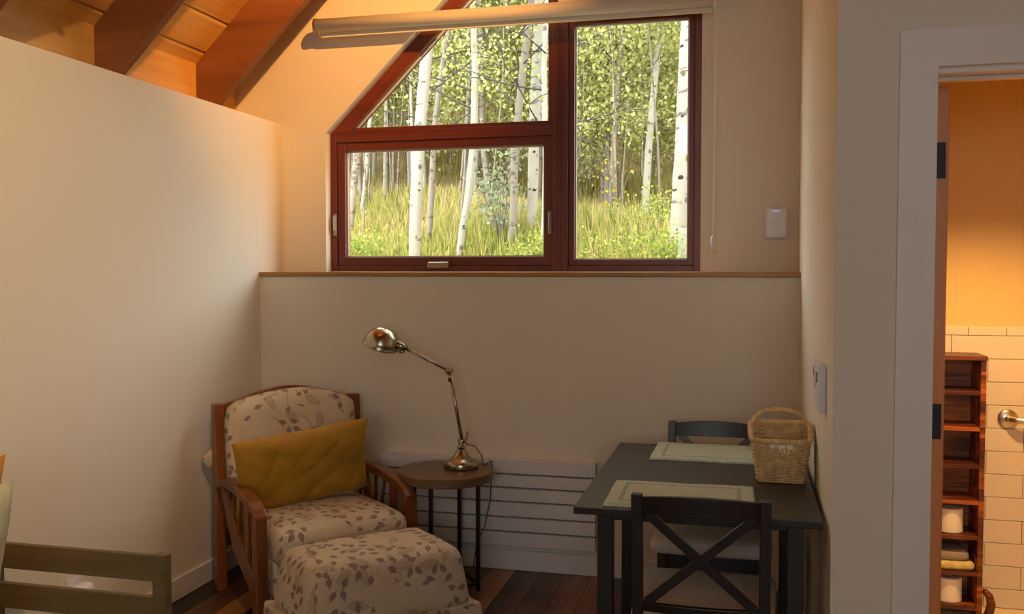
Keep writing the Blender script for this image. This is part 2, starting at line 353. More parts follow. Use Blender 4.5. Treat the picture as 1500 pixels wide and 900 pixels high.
def rbox(w, d, h, r, puff=0.0, n=14, wob=0.0, seed=0.0, taper=None):
    """soft rounded block centred on x,y with its base at z=0"""
    bm = bmesh.new(); bmesh.ops.create_cube(bm, size=1.0)
    bmesh.ops.subdivide_edges(bm, edges=bm.edges[:], cuts=n, use_grid_fill=True)
    hw, hd, hh = w / 2, d / 2, h / 2
    for v in bm.verts:
        # push samples toward the edges so that the rounding is well resolved
        q = [math.copysign(abs(2 * c) ** 0.75, c) for c in v.co]
        p = Vector((q[0] * hw, q[1] * hd, q[2] * hh))
        c = Vector((max(-hw + r, min(hw - r, p.x)), max(-hd + r, min(hd - r, p.y)), max(-hh + r, min(hh - r, p.z))))
        dlt = p - c
        if dlt.length > 1e-9: p = c + dlt.normalized() * r
        bx = max(0, 1 - (p.x / hw) ** 2); by = max(0, 1 - (p.y / hd) ** 2); bz = max(0, 1 - (p.z / hh) ** 2)
        p.z += math.copysign(puff * (bx * by) ** 0.5, p.z) if abs(p.z) > hh * 0.3 else 0
        p.x += math.copysign(puff * 0.5 * (bz * by) ** 0.5, p.x) if abs(p.x) > hw * 0.6 else 0
        p.y += math.copysign(puff * 0.5 * (bz * bx) ** 0.5, p.y) if abs(p.y) > hd * 0.6 else 0
        if wob:
            nv = noise.noise_vector(p * 9 + Vector((seed, seed * 2, 3))) ; p += nv * wob
        p.z += hh
        if taper: t = 1 + taper * (1 - p.z / h); p.x *= t; p.y *= t
        v.co = p
    me = bpy.data.meshes.new('soft'); bm.to_mesh(me); bm.free(); return me
def pillow(w, h, t, n=30, wrinkle=0.006, seed=1.0, ear=0.05):
    """throw pillow standing in the x-z plane, thickness along y, base at z=0"""
    vs = []; fs = []
    for side in (1, -1):
        o = len(vs)
        for j in range(n + 1):
            for i in range(n + 1):
                a = 2 * i / n - 1; b = 2 * j / n - 1
                x = a * (1 - ear * (1 - b * b) * abs(a) ** 1.5) * w / 2; z = b * (1 - ear * (1 - a * a) * abs(b) ** 1.5) * h / 2
                th = t / 2 * ((1 - a ** 4) * (1 - b ** 4)) ** 0.55
                e = (1 - a ** 2) * (1 - b ** 2)
                wr = -wrinkle * min(1, e * 3) * (max(0, 1 - abs(noise.noise(Vector((x * 3.5 + seed, z * 6 + x * 3.0, side * 3.0)))) * 5) ** 1.5 + 0.6 * max(0, 1 - abs(noise.noise(Vector((x * 5 - z * 4 + seed * 2, z * 3, 7.0)))) * 7) ** 1.5)
                vs.append((x, side * (th + wr), z + h / 2))
        for j in range(n):
            for i in range(n):
                q = (o + j * (n + 1) + i, o + j * (n + 1) + i + 1, o + (j + 1) * (n + 1) + i + 1, o + (j + 1) * (n + 1) + i)
                fs.append(q if side < 0 else q[::-1])
    me = bpy.data.meshes.new('pillow'); me.from_pydata(vs, [], fs)
    bm = bmesh.new(); bm.from_mesh(me); bmesh.ops.remove_doubles(bm, verts=bm.verts, dist=0.0008); bmesh.ops.recalc_face_normals(bm, faces=bm.faces); bm.to_mesh(me); bm.free()
    return me

# ================================================================== ROOM SHELL
XL, XR = -2.5, 0.25            # faces of the left wall and of the nook's right wall
YLOW, YUP, YDOOR = 4.49, 4.74, 2.82
RX = 0.4                       # ridge
roofz = lambda x: 5.345 + x if x <= RX else 5.345 + 2 * RX - x
XE = 3.4                       # far right wall of the room
# floor: sub-floor and planks
fl = struct('floor', MB().box(-3.0, XE + 0.2, -2.8, 4.6, -0.12, -0.014), 'floor_plank', 'dark reclaimed wood plank floor of the room', 'floor')
pw = 0.127; x = -2.62; np_ = 0
plank_meshes = {}
while x < XE:
    y = -2.6 - random.random() * 1.2
    while y < 4.5:
        L = random.choice((1.3, 1.6, 1.9, 2.2)); y1 = min(y + L, 4.5); y0 = max(y, -2.6)
        if y1 - y0 > 0.05 and (y1 > 2.0 or x < 1.0) and not (x > 0.26 and y0 > 2.9):
            if x + pw > 0.30 and y1 > 2.9: y1 = 2.9
            p = MB().box(-pw / 2 + 0.0012, pw / 2 - 0.0012, -(y1 - y0) / 2 + 0.001, (y1 - y0) / 2 - 0.001, -0.013, random.uniform(-0.0012, 0.0)).build('plank', 'floor_plank', fl)
            p.location = (x + pw / 2, (y0 + y1) / 2, 0); np_ += 1
        y += L
    x += pw
# lower back wall, ledge, upper gable wall with the opening of the window
wlow = struct('wall_back_lower', MB().box(-2.9, XR + 0.1, YLOW, 4.95, -0.1, 1.467), 'plaster', 'cream plastered lower back wall below the wooden ledge', 'wall')
struct('trim_1', MB().box(XL, XR, YLOW - 0.012, 4.80, 1.468, 1.490), 'ledge', 'long honey coloured wooden ledge under the window', 'ledge', 0.003)
OX0, OX1, OXM, OZ0, OZ1, OZT = -2.235, -0.215, -0.94, 1.495, 2.25, 2.87
y0, y1 = YUP, 4.95
wu = MB()
wu.prism([(-3.0, 1.45), (OX0, 1.45), (OX0, roofz(OX0) + .1), (-3.0, roofz(-3.0) + .1)], 1, y0, y1)
wu.prism([(OX0, OZ1), (OXM, OZ1 + OXM - OX0), (OXM, roofz(OXM) + .1), (OX0, roofz(OX0) + .1)], 1, y0, y1)
wu.prism([(OXM, OZT), (OX1, OZT), (OX1, roofz(OX1) + .1), (OXM, roofz(OXM) + .1)], 1, y0, y1)
wu.prism([(OX1, 1.45), (0.37, 1.45), (0.37, roofz(0.37) + .1), (OX1, roofz(OX1) + .1)], 1, y0, y1)
wu.box(OX0, OX1, 4.80, y1, 1.45, OZ0)
struct('wall_back_upper', wu, 'plaster', 'cream plastered gable wall around the red window', 'wall')
wl = struct('wall_left', MB().box(-2.9, XL, -2.6, 4.74, -0.1, 2.31), 'plaster', 'tall cream half wall below the exposed rafters', 'wall', 0.006)
wo = MB().box(-3.1, -2.9, -2.8, 4.95, -0.1, 2.75); struct('wall_outer', wo, 'plaster', 'outer knee wall behind the half wall', 'wall')
# right wall of the nook and door wall (opening 0.515..1.33, 2.06 high)
DX0, DX1, DZ = 0.515, 1.325, 2.06
wr_ = MB().prism([(YDOOR, -0.1), (4.75, -0.1), (4.75, roofz(XR) + 0.1), (YDOOR, roofz(XR) + 0.1)], 0, XR, 0.37)
struct('wall_right', wr_, 'plaster', 'cream right wall of the dining nook', 'wall')
wd = MB()
wd.prism([(0.37, -0.1), (DX0, -0.1), (DX0, roofz(0.4) + .1), (0.37, roofz(0.4) + .1)], 1, YDOOR, 2.94)
wd.prism([(DX0, DZ), (DX1, DZ), (DX1, roofz(DX1) + .1), (DX0, roofz(DX0) + .1)], 1, YDOOR, 2.94)
wd.prism([(DX1, -0.1), (XE, -0.1), (XE, roofz(XE) + .1), (DX1, roofz(DX1) + .1)], 1, YDOOR, 2.94)
struct('wall_door', wd, 'plaster', 'cream wall with the bathroom doorway', 'wall')
struct('wall_room_right', MB().box(XE, XE + 0.15, -2.8, 3.0, -0.1, 2.9), 'plaster', 'right end wall of the room', 'wall')
wrr = MB()
wrr.prism([(-3.1, -0.1), (-0.9, -0.1), (-0.9, roofz(-0.9) + .1), (-3.1, roofz(-3.1) + .1)], 1, -2.75, -2.6)
wrr.box(-0.9, 1.2, -2.75, -2.6, -0.1, 1.20)
wrr.box(-0.9, 1.2, -2.75, -2.6, 2.10, 2.95)
wrr.prism([(-0.9, 3.46), (1.2, 3.46), (1.2, roofz(1.2) + .1), (RX, roofz(RX) + .1), (-0.9, roofz(-0.9) + .1)], 1, -2.75, -2.6)
wrr.prism([(1.2, -0.1), (XE + .15, -0.1), (XE + .15, roofz(XE) + .1), (1.2, roofz(1.2) + .1)], 1, -2.75, -2.6)
struct('wall_rear', wrr, 'plaster', 'rear wall of the room with a window and a high window above it', 'wall')
def rear_window(name, z0, h, lab):
    w2 = empty(name, (0.15, -2.66, z0), 0, lab, 'window', None, 'structure')
    for a in ((-1.05, -1.0), (1.0, 1.05), (-0.03, 0.03)): MB().box(a[0], a[1], -0.03, 0.03, 0, h).build('frame_post', 'red_frame_v', w2)
    for a in ((0, 0.05), (h - 0.05, h)): MB().box(-1.0, 1.0, -0.028, 0.028, a[0], a[1]).build('frame_rail', 'red_frame', w2)
    for a in ((-1.0, -0.03), (0.03, 1.0)): MB().box(a[0], a[1], -0.002, 0.002, 0.05, h - 0.05).build('pane', 'glass', w2)
rear_window('window_2', 1.20, 0.90, 'red framed window in the rear wall')
rear_window('window_3', 2.95, 0.51, 'long high red framed window in the rear gable')
# roof: decking on both slopes, planks, rafters and blocking on the side in view
rf = MB()
rf.prism([(-3.2, roofz(-3.2) + 0.03), (RX, roofz(RX) + 0.03), (RX, roofz(RX) + 0.25), (-3.2, roofz(-3.2) + 0.25)], 1, -2.85, 5.0)
rf.prism([(RX, roofz(RX) + 0.03), (XE + .3, roofz(XE + .3) + 0.03), (XE + .3, roofz(XE + .3) + 0.25), (RX, roofz(RX) + 0.25)], 1, -2.85, 5.0)
ceil = struct('ceiling', rf, 'pine', 'steep pine board ceiling with exposed rafters', 'ceiling')
q = 0.135; xk = -2.86
pm = MB().prism([(0.004, 0.010), (0.009, 0.009), (q - 0.009, q - 0.009), (q - 0.004, q + 0.002), (q - 0.004, q + 0.026), (0.004, 0.030)], 1, -2.6, YUP).mesh('plank')
while xk + q < RX:
    p = link('ceiling_plank', pm, 'pine', ceil); p.location = (xk, 0, roofz(xk)); xk += q
rm = MB().prism([(-2.86, 2.15), (RX - 0.02, 2.15 + RX - 0.02 + 2.86), (RX - 0.02, 5.345 + RX - 0.02), (-2.86, 2.485)], 1, 0, 0.045).mesh('rafter')
rys = [4.343 - 0.781 * k for k in range(9)]
for ry in rys:
    if ry < -2.5: break
    r_ = link('rafter', rm, 'rafter', ceil, 0.003); r_.location = (0, ry, 0)
prev = YUP
for ry in rys:
    if ry < -2.5: break
    b_ = MB().box(-2.85, -2.773, ry + 0.046, prev - 0.001, 2.312, 2.571).build('blocking', 'pine', ceil); prev = ry
# baseboards
struct('baseboard_left', MB().box(XL, XL + 0.015, -2.6, YLOW, 0, 0.10), 'white_trim', 'white baseboard along the half wall', 'baseboard', 0.003)
struct('baseboard_back', MB().box(XL + .015, XR, YLOW - 0.015, YLOW, 0, 0.10), 'white_trim', 'white baseboard along the back wall under the heater', 'baseboard', 0.003)
struct('baseboard_right', MB().box(XR - 0.015, XR, YDOOR, YLOW - .015, 0, 0.10), 'white_trim', 'white baseboard along the nook wall beside the table', 'baseboard', 0.003)

# ------------------------------------------------------------------ door frame, door and bathroom
d1 = empty('door_1', (DX0, YDOOR, 0), 0, 'open fir door and white door casing of the bathroom', 'door', None, 'structure')
def dpart(name, mat, x0, x1, y0, y1, z0, z1, bev=0.003, par=None):
    return MB().box(x0 - DX0, x1 - DX0, y0 - YDOOR, y1 - YDOOR, z0, z1).build(name, mat, par or d1, bev)
dpart('casing', 'white_trim', 0.415, 0.513, YDOOR - 0.018, YDOOR, 0, 2.063, 0)
dpart('casing', 'white_trim', 1.328, 1.425, YDOOR - 0.018, YDOOR, 0, 2.063, 0)
dpart('casing_head', 'white_trim', 0.415, 1.425, YDOOR - 0.018, YDOOR, 2.063, 2.165, 0)
dpart('jamb', 'white_trim', 0.5145, 0.5155, YDOOR - 0.002, 2.945, 0, 2.06)
dpart('jamb', 'white_trim', 1.308, 1.325, YDOOR - 0.002, 2.945, 0, 2.06)
dpart('jamb_head', 'white_trim', 0.516, 1.308, YDOOR - 0.002, 2.945, 2.045, 2.06)
dpart('door_stop', 'white_trim', 0.516, 1.308, YDOOR + 0.045, YDOOR + 0.075, 2.033, 2.0448)
leaf = dpart('door_leaf', 'door_wood', 0.533, 0.5735, 2.955, 3.74, 0.012, 2.035)
for z in (1.82, 1.055, 0.22):
    dpart('hinge', 'hinge', 0.535, 0.564, 2.9475, 2.9545, z - 0.052, z + 0.052, 0.001, leaf)
# bathroom shell
BY = 4.5; BX1 = 2.2
wb_ = struct('wall_bathroom', MB().box(0.37, BX1 + .1, BY + 0.006, BY + 0.12, -0.1, 2.5), 'bath_paint', 'warm lit bathroom wall above cream tiles', 'wall')
MB().box(0.37, BX1, BY, BY + 0.007, 0, 1.252).build('grout_bed', 'grout', wb_)
struct('wall_bathroom_right', MB().box(BX1, BX1 + .1, 2.94, BY, -0.1, 2.5), 'bath_paint', 'right wall of the bathroom', 'wall')
struct('wall_bathroom_left', MB().box(0.370, 0.375, 2.94, BY, -0.1, 2.5), 'bath_paint', 'left wall of the bathroom behind the open door', 'wall')
struct('ceiling_bathroom', MB().box(0.37, BX1 + .1, 2.94, BY + .12, 2.42, 2.5), 'bath_paint', 'bathroom ceiling', 'ceiling')
struct('floor_bathroom', MB().box(0.30, BX1 + .1, 2.901, BY + .1, -0.1, -0.002), 'bath_floor', 'pale bathroom floor', 'floor')
tcache = {}
def tile(x0, x1, z0, z1):
    x0 = max(x0, 0.376); x1 = min(x1, BX1 - .001)
    if x1 - x0 < 0.01: return
    key = (round(x1 - x0, 3), round(z1 - z0, 3))
    if key not in tcache: tcache[key] = MB().box(0, x1 - x0, -0.009, 0, 0, z1 - z0).mesh('tile')
    t = link('tile', tcache[key], 'tile', wb_, 0.002); t.location = (x0, BY - 0.0002, z0)
for r in range(12):
    z0 = 1.211 - 0.1024 * (r + 1); off = 0.896 if r % 2 == 0 else 0.746
    for k in range(-2, 6): tile(off + 0.3 * k + 0.0012, off + 0.3 * (k + 1) - 0.0012, max(0.0, z0 + 0.0012), z0 + 0.1024 - 0.0012)
for k in range(-4, 10): tile(0.965 + 0.154 * k + 0.001, 0.965 + 0.154 * (k + 1) - 0.001, 1.2125, 1.250)

# ------------------------------------------------------------------ the window
YF = 4.80
w1 = empty('window_1', (OX0, YF, OZ0), 0, 'mahogany stained window of three panes with sloping top', 'window', None, 'structure')
def wpoly(name, mat, poly, y0, y1, par=None, bev=0.003):
    return MB().prism([(p[0] - OX0, p[1] - OZ0) for p in poly], 1, y0 - YF, y1 - YF).build(name, mat, par or w1, bev)
def rect(x0, x1, z0, z1): return [(x0, z0), (x1, z0), (x1, z1), (x0, z1)]
ZB0, ZB1 = 2.205, 2.262          # horizontal bar
XM0, XM1 = -1.005, -0.877        # mullion
fw = 0.036
FY0, FY1 = YF, YF + 0.09
t2 = math.sqrt(2); sl = lambda x: OZ1 + (x - OX0)    # outer sloping line
wpoly('frame_jamb', 'red_frame_v', [(OX0, OZ0), (OX0 + fw, OZ0), (OX0 + fw, sl(OX0 + fw) - 0.045), (OX0, OZ1)], FY0, FY1)
wpoly('frame_jamb', 'red_frame_v', rect(OX1 - fw, OX1, OZ0, OZT), FY0, FY1)
wpoly('frame_sill', 'red_frame', rect(OX0 + fw, XM0 + .03, OZ0, OZ0 + 0.030), FY0, FY1)
wpoly('frame_sill', 'red_frame', rect(XM1 - .02, OX1 - fw, OZ0, OZ0 + 0.030), FY0, FY1)
wpoly('frame_head', 'red_frame', rect(XM1, OX1 - fw, OZT - 0.07, OZT), FY0, FY1)
mull = wpoly('mullion', 'red_frame_v', [(XM0 + .025, OZ0), (XM1 - .02, OZ0), (XM1 - .02, OZT + .2), (OXM, sl(OXM)), (XM0 + .025, sl(XM0 + .025))], FY0 - 0.002, FY1)
wpoly('mullion_bead', 'red_frame_v', rect(OXM - 0.009, OXM + 0.009, OZ0 + .031, 2.86), FY0 - 0.006, FY0 - 0.002, mull)
wpoly('crossbar', 'red_frame', rect(OX0 + fw, XM0 + .025, ZB0, ZB1), FY0 - 0.001, FY1)
th = 0.105                        # vertical height of the sloping bar
wpoly('sloping_bar', 'red_frame', [(OX0 + fw, sl(OX0 + fw) - .045), (OX0, OZ1), (XM0 + .025, sl(XM0 + .025)), (XM0 + .025, sl(XM0 + .025) - th), (OX0 + fw + 0.06, sl(OX0 + fw) - th + 0.06)], FY0, FY1)
def sash(x0, x1, z0, z1, sw, name):
    wpoly('sash_stile', 'red_frame_v', rect(x0, x0 + sw, z0, z1), FY0 + 0.012, FY1 - 0.01)
    wpoly('sash_stile', 'red_frame_v', rect(x1 - sw, x1, z0, z1), FY0 + 0.012, FY1 - 0.01)
    wpoly('sash_rail', 'red_frame', rect(x0 + sw, x1 - sw, z0, z0 + sw), FY0 + 0.012, FY1 - 0.01)
    wpoly('sash_rail', 'red_frame', rect(x0 + sw, x1 - sw, z1 - sw, z1), FY0 + 0.012, FY1 - 0.01)
    a, b, c, d = x0 + sw, x1 - sw, z0 + sw, z1 - sw; g = 0.007
    s_ = MB()
    for rr in (rect(a, a + g, c, d), rect(b - g, b, c, d), rect(a + g, b - g, c, c + g), rect(a + g, b - g, d - g, d)):
        s_.prism([(p[0] - OX0, p[1] - OZ0) for p in rr], 1, 0.034, 0.05)
    s_.build('glazing_seal', 'seal', w1)
    return wpoly('pane', 'glass', rect(a + g, b - g, c + g, d - g), FY0 + 0.040, FY0 + 0.044, None, 0)
sash(OX0 + fw, XM0 + .0245, OZ0 + 0.030, ZB0, 0.047, 'awning')
sash(XM1 - .018, OX1 - fw, OZ0 + 0.030, OZT - 0.07, 0.030, 'casement')
# lining strips of the fixed upper pane
gx0 = OX0 + fw + 0.06
wpoly('glazing_bead', 'red_frame', rect(gx0 + .05, XM0 + .025, ZB1, ZB1 + 0.022), FY0 + .012, FY0 + 0.035)
wpoly('glazing_bead', 'red_frame_v', rect(XM0 + .0, XM0 + .0249, ZB1 + .022, sl(XM0) - th), FY0 + .012, FY0 + 0.035)
bz = sl(gx0 + 0.10) - th
wpoly('glazing_seal', 'seal', [(gx0 + .04, ZB1 + 0.022), (gx0 + .05, ZB1 + .022), (XM0, sl(XM0) - th - .012), (XM0, sl(XM0) - th + .004)], FY0 + .034, FY0 + .05, None, 0)
wpoly('pane', 'glass', [(gx0 - .03, ZB1), (XM0 + .025, ZB1), (XM0 + .025, sl(XM0 + .025) - th + .01), (gx0 - .03, sl(gx0 - .03) - th + .01)], FY0 + 0.040, FY0 + 0.044, None, 0)
def latch(x, z):
    p = wpoly('latch_plate', 'bronze', rect(x - 0.010, x + 0.010, z - 0.06, z + 0.06), FY0 - 0.006, FY0 + .012, None, 0.004)
    wpoly('latch_lever', 'bronze', rect(x - 0.005, x + 0.005, z - 0.035, z + 0.05), FY0 - 0.020, FY0 - 0.006, p, 0.004)
latch(OX0 + 0.024, 1.75); latch(-0.992, 1.75)
cr = wpoly('crank_cover', 'bronze', rect(-1.665, -1.545, 1.508, 1.545), FY0 - 0.022, FY0 + .002, None, 0.008)
wpoly('crank_handle', 'bronze', rect(-1.650, -1.565, 1.528, 1.541), FY0 - 0.036, FY0 - 0.022, cr, 0.004)

# roller blind
rb = empty('roller_blind', (-1.19, 4.64, 2.805), 0, 'cream roller blind rolled up across the red window', 'blind')
MB().tube([(-1.04, 0, 0), (1.03, 0, 0)], 0.036, 24).build('fabric_roll', 'blind', rb, 0, True)
MB().tube([(-1.052, 0, 0), (-1.041, 0, 0)], 0.039, 24).build('end_cap', 'bronze', rb)
MB().box(-1.03, 1.03, 0.020, 0.030, -0.058, -0.030).build('hem_bar', 'blind', rb, 0.003)
MB().box(1.031, 1.05, -0.04, 0.099, -0.045, 0.045).build('bracket', 'plastic', rb, 0.004)
MB().box(-1.06, -1.0525, -0.02, 0.099, -0.03, 0.03).build('bracket', 'plastic', rb, 0.003)
MB().tube([(1.042, -0.045, -0.03), (1.040, -0.045, -1.14)], 0.0035, 6).tube([(1.056, -0.045, -0.03), (1.043, -0.045, -1.14)], 0.0025, 6).build('pull_cord', 'white_cloth', rb)
MB().tube([(1.041, -0.045, -1.14), (1.041, -0.045, -1.15), (1.041, -0.045, -1.22), (1.041, -0.045, -1.225)], [0.006, 0.012, 0.012, 0.006], 10).build('cord_weight', 'plastic', rb, 0, True)

# wall access panel with a small emblem
ap = empty('wall_access_point', (0.146, YUP, 1.653), 0, 'small white wireless wall unit right of the window', 'wall unit')
body = MB().box(-0.055, 0.055, -0.024, 0, 0, 0.152).build('body', 'plastic', ap, 0.012, seg=4)
MB().box(-0.018, 0.018, -0.0248, -0.0242, 0.132, 0.138).build('status_light', 'led', body)
um = MB().tube([(-0.007 , -0.0245, 0.086), (-0.007, -0.0245, 0.076), (-0.004, -0.0245, 0.071), (0, -0.0245, 0.0695), (0.004, -0.0245, 0.071), (0.007, -0.0245, 0.076), (0.007, -0.0245, 0.086)], 0.0016, 6)
um.build('emblem', 'plastic_grey', body)
# switches on the nook wall
sw = empty('light_switch', (XR, 3.40, 1.055), 0, 'flat white light switch plate, the one farther along the nook wall', 'switch')
MB().box(-0.008, 0, -0.058, 0.058, 0, 0.135).build('plate', 'plastic', sw, 0.003)
MB().box(-0.013, -0.008, -0.016, 0.016, 0.035, 0.10).build('rocker', 'plastic', sw, 0.002); MB().box(-0.0145, -0.013, -0.005, 0.005, 0.08, 0.11).build('slot', 'slot', sw)
sw = empty('wall_control', (XR, 3.09, 1.055), 0, 'thick white wall control box near the wall corner, beside the switch plate', 'switch')
MB().box(-0.024, 0, -0.058, 0.058, 0, 0.150).build('housing', 'plastic', sw, 0.004)
MB().box(-0.0265, -0.024, -0.012, 0.012, 0.09, 0.122).build('slot', 'slot', sw)

# heater
ht = empty('panel_heater', (-1.80, 4.475, 0.13), 0, 'low white panel heater with horizontal slats on the back wall', 'heater')
HW = 1.11
MB().box(0.004, HW - 0.004, -0.026, 0.0145, 0.0, 0.432).build('core', 'dark_gap', ht)
zs = [0.0, 0.075, 0.148, 0.225, 0.295, 0.362, 0.437]
for a, b in zip(zs[:-1], zs[1:]): MB().box(0, HW, -0.044, -0.026, a + 0.0045, b - 0.0045).build('slat', 'heater', ht, 0.002)
fm = MB().box(-0.0022, 0.0022, -0.018, 0, -0.004, 0.004).mesh('fin')
fb = MB()
for z in zs[1:-1]:
    k = 0
    while k * 0.016 < HW - 0.02: fb.box(0.012 + k * 0.016, 0.016 + k * 0.016, -0.034, -0.026, z - 0.0046, z + 0.0046); k += 1
MB().box(0, HW, -0.0255, 0.0145, 0.4325, 0.4345).build('top_cap', 'heater', ht)
f_ = fb.build('fins', 'heater', ht); f_['kind'] = 'stuff'
MB().box(0, HW, -0.02, 0.0145, -0.004, -0.0005).build('lower_rail', 'heater', ht)

# ================================================================== ARMCHAIR
UX, UY = 0.72, -0.694
ac = empty('armchair', (-2.375, 3.87, 0), math.atan2(UY, UX), 'oak framed armchair with leaf print cushions in the room corner', 'armchair')
# local x = forward, local y = to the viewer's right (width 0.68)
W = 0.68
def prof_post(y, name='rear_post'):
    return MB().prism([(-0.035, 0), (0.03, 0), (0.022, 0.55), (0.0, 0.875), (-0.055, 0.875), (-0.04, 0.5)], 1, y - 0.024, y + 0.024).build(name, 'chair_oak', ac, 0.005)
prof_post(0.0); prof_post(W)
# arched crest rail
poly = []; nn = 16
for k in range(nn + 1):
    t = k / nn; poly.append((0.0245 + t * (W - 0.049), 0.872 + 0.066 * math.sin(math.pi * t) ** 1.3))
for k in range(nn + 1):
    t = 1 - k / nn; poly.append((0.0245 + t * (W - 0.049), 0.79 + 0.03 * math.sin(math.pi * t)))
MB().prism(poly, 0, -0.05, -0.018).build('crest_rail', 'chair_oak', ac, 0.004)
MB().box(-0.035, -0.008, 0.025, W - 0.025, 0.20, 0.28).build('rear_rail', 'chair_oak', ac, 0.004)
for k in range(4): MB().box(-0.040, -0.022, 0.12 + k * 0.14, 0.16 + k * 0.14, 0.28, 0.80).build('back_slat', 'chair_oak', ac, 0.003)
for y in (0.0, W):
    sgn = -1 if y == 0 else 1
    MB().prism([(0.585, 0), (0.635, 0), (0.645, 0.25), (0.636, 0.475), (0.585, 0.485), (0.590, 0.25)], 1, y - 0.026, y + 0.026).build('front_leg', 'chair_oak', ac, 0.005)
    # bowed arm: level at the back, dropping in a curve on to the front leg
    up = [(-0.01, 0.520), (0.10, 0.549), (0.20, 0.561), (0.30, 0.562), (0.40, 0.557), (0.50, 0.544), (0.56, 0.531), (0.61, 0.512), (0.640, 0.488)]
    top = []; bot = []
    for (a, z) in up: top.append((a, z))
    for (a, z) in reversed(up): bot.append((a, z - 0.040 + (0.02 if a > 0.6 else 0)))
    MB().prism(top + bot, 1, y - 0.029, y + 0.029).build('arm', 'chair_oak', ac, 0.010, seg=3)
    # long slanting splat from the rear post foot of the arm to the front leg, with three short rays
    MB().prism([(0.02, 0.512), (0.095, 0.515), (0.33, 0.325), (0.585, 0.195), (0.585, 0.10), (0.25, 0.25)], 1, y - 0.010, y + 0.010).build('slanting_splat', 'chair_oak', ac, 0.003)
    for (a, z, b, z2) in ((0.14, 0.52, 0.20, 0.37), (0.25, 0.525, 0.25, 0.34), (0.36, 0.525, 0.30, 0.315)):
        MB().bar((a, y, z), (b, y, z2), 0.010, 0.014, (0, 1, 0)).build('ray_spindle', 'chair_oak', ac, 0.002)
    MB().prism([(0.42, 0.525), (0.49, 0.525), (0.46, 0.235), (0.42, 0.25)], 1, y - 0.009, y + 0.009).build('arm_splat', 'chair_oak', ac, 0.003)
# skirted seat base: its side hem sweeps down to the front
b0 = MB().prism([(0.03, 0.30), (0.66, 0.30), (0.66, 0.05), (0.56, 0.06), (0.30, 0.16), (0.06, 0.235)], 1, 0.045, W - 0.045).build('upholstered_base', 'floral', ac, 0.02, False, True, 3)
me = rbox(0.70, 0.585, 0.17, 0.055, 0.018, 14, 0.006, 2.0); boxuv(me)
sc = link('seat_cushion', me, 'floral', ac, 0, True); sc.location = (0.385, W / 2, 0.258); sc.rotation_euler = (0, R(-1.5), 0)
# back cushion: a rounded slab leaning on the back, its top following the arch
me = rbox(0.13, 0.625, 0.52, 0.05, 0.018, 14, 0.007, 5.0)
for v in me.vertices:
    t = (v.co.y / 0.635) + 0.5; k = max(0, v.co.z / 0.52)
    v.co.z += 0.045 * math.sin(math.pi * max(0, min(1, t))) * k ** 3
    v.co.x += -0.02 * k
boxuv(me); bc = link('back_cushion', me, 'floral', ac, 0, True); bc.location = (0.065, W / 2 + 0.005, 0.345); bc.rotation_euler = (0, R(-4), 0)
me = rbox(0.045, 0.085, 0.08, 0.016, 0.0, 6, 0.004, 8.0); boxuv(me)
fp = link('cover_flap', me, 'floral', ac, 0, True); fp.location = (-0.070, 0.012, 0.575); fp.rotation_euler = (R(38), 0, 0)
# mustard pillow
pl = link('throw_pillow', pillow(0.63, 0.365, 0.16, 44, 0.016, 2.0), 'velvet', None, 0, True)
c, s_ = UX, UY
def chair_pt(a, b, z): return (-2.375 + UX * a + (-UY) * b, 3.87 + UY * a + UX * b, z)
pl.location = chair_pt(0.272, 0.312, 0.434)
pl.rotation_mode = 'XYZ'
rz = math.atan2(UY, UX) + R(90)
pl.matrix_world = Matrix.Translation(pl.location) @ Matrix.Rotation(rz, 4, 'Z') @ Matrix.Rotation(R(16), 4, 'X') @ Matrix.Rotation(R(-6.5), 4, 'Y')
tag(pl, 'mustard yellow velvet pillow propped in the armchair', 'pillow')
# ottoman
ot = empty('ottoman', chair_pt(1.005, 0.330, 0), math.atan2(UY, UX), 'leaf print slipcovered ottoman in front of the armchair', 'ottoman')
me = rbox(0.375, 0.60, 0.235, 0.045, 0.016, 14, 0.004, 11.0, taper=0.16); boxuv(me)
t_ = link('top_cover', me, 'floral', ot, 0, True); t_.location = (0, 0, 0.170)
# skirt with gentle folds
vs = []; fs = []; per = []
hw, hd = 0.222, 0.352
def edge_pts(n=22):
    P = []
    for (x0, y0, x1, y1) in ((-hw, -hd, hw, -hd), (hw, -hd, hw, hd), (hw, hd, -hw, hd), (-hw, hd, -hw, -hd)):
        for k in range(n): t = k / n; P.append((x0 + (x1 - x0) * t, y0 + (y1 - y0) * t))
    return P
P = edge_pts()
for lv, (z, f) in enumerate(((0.185, 1.0), (0.178, 1.025), (0.10, 1.05), (0.02, 1.06))):
    for k, (x_, y_) in enumerate(P):
        wv = 1 + 0.008 * lv * math.sin(k * 1.3); vs.append((x_ * f * wv, y_ * (1 + (f - 1) * 0.65) * wv, z))
n_ = len(P)
for lv in range(3):
    for k in range(n_): fs.append((lv * n_ + k, lv * n_ + (k + 1) % n_, (lv + 1) * n_ + (k + 1) % n_, (lv + 1) * n_ + k))
fs.append(tuple(range(n_)))
me = bpy.data.meshes.new('skirt'); me.from_pydata(vs, [], fs); me.update(); boxuv(me)
so = link('skirt', me, 'floral', ot); sm_ = so.modifiers.new('s', 'SOLIDIFY'); sm_.thickness = 0.006
for (a, b) in ((-0.16, -0.29), (0.16, -0.29), (-0.16, 0.29), (0.16, 0.29)): MB().box(a - .02, a + .02, b - .02, b + .02, 0, 0.175).build('leg', 'chair_oak', ot)

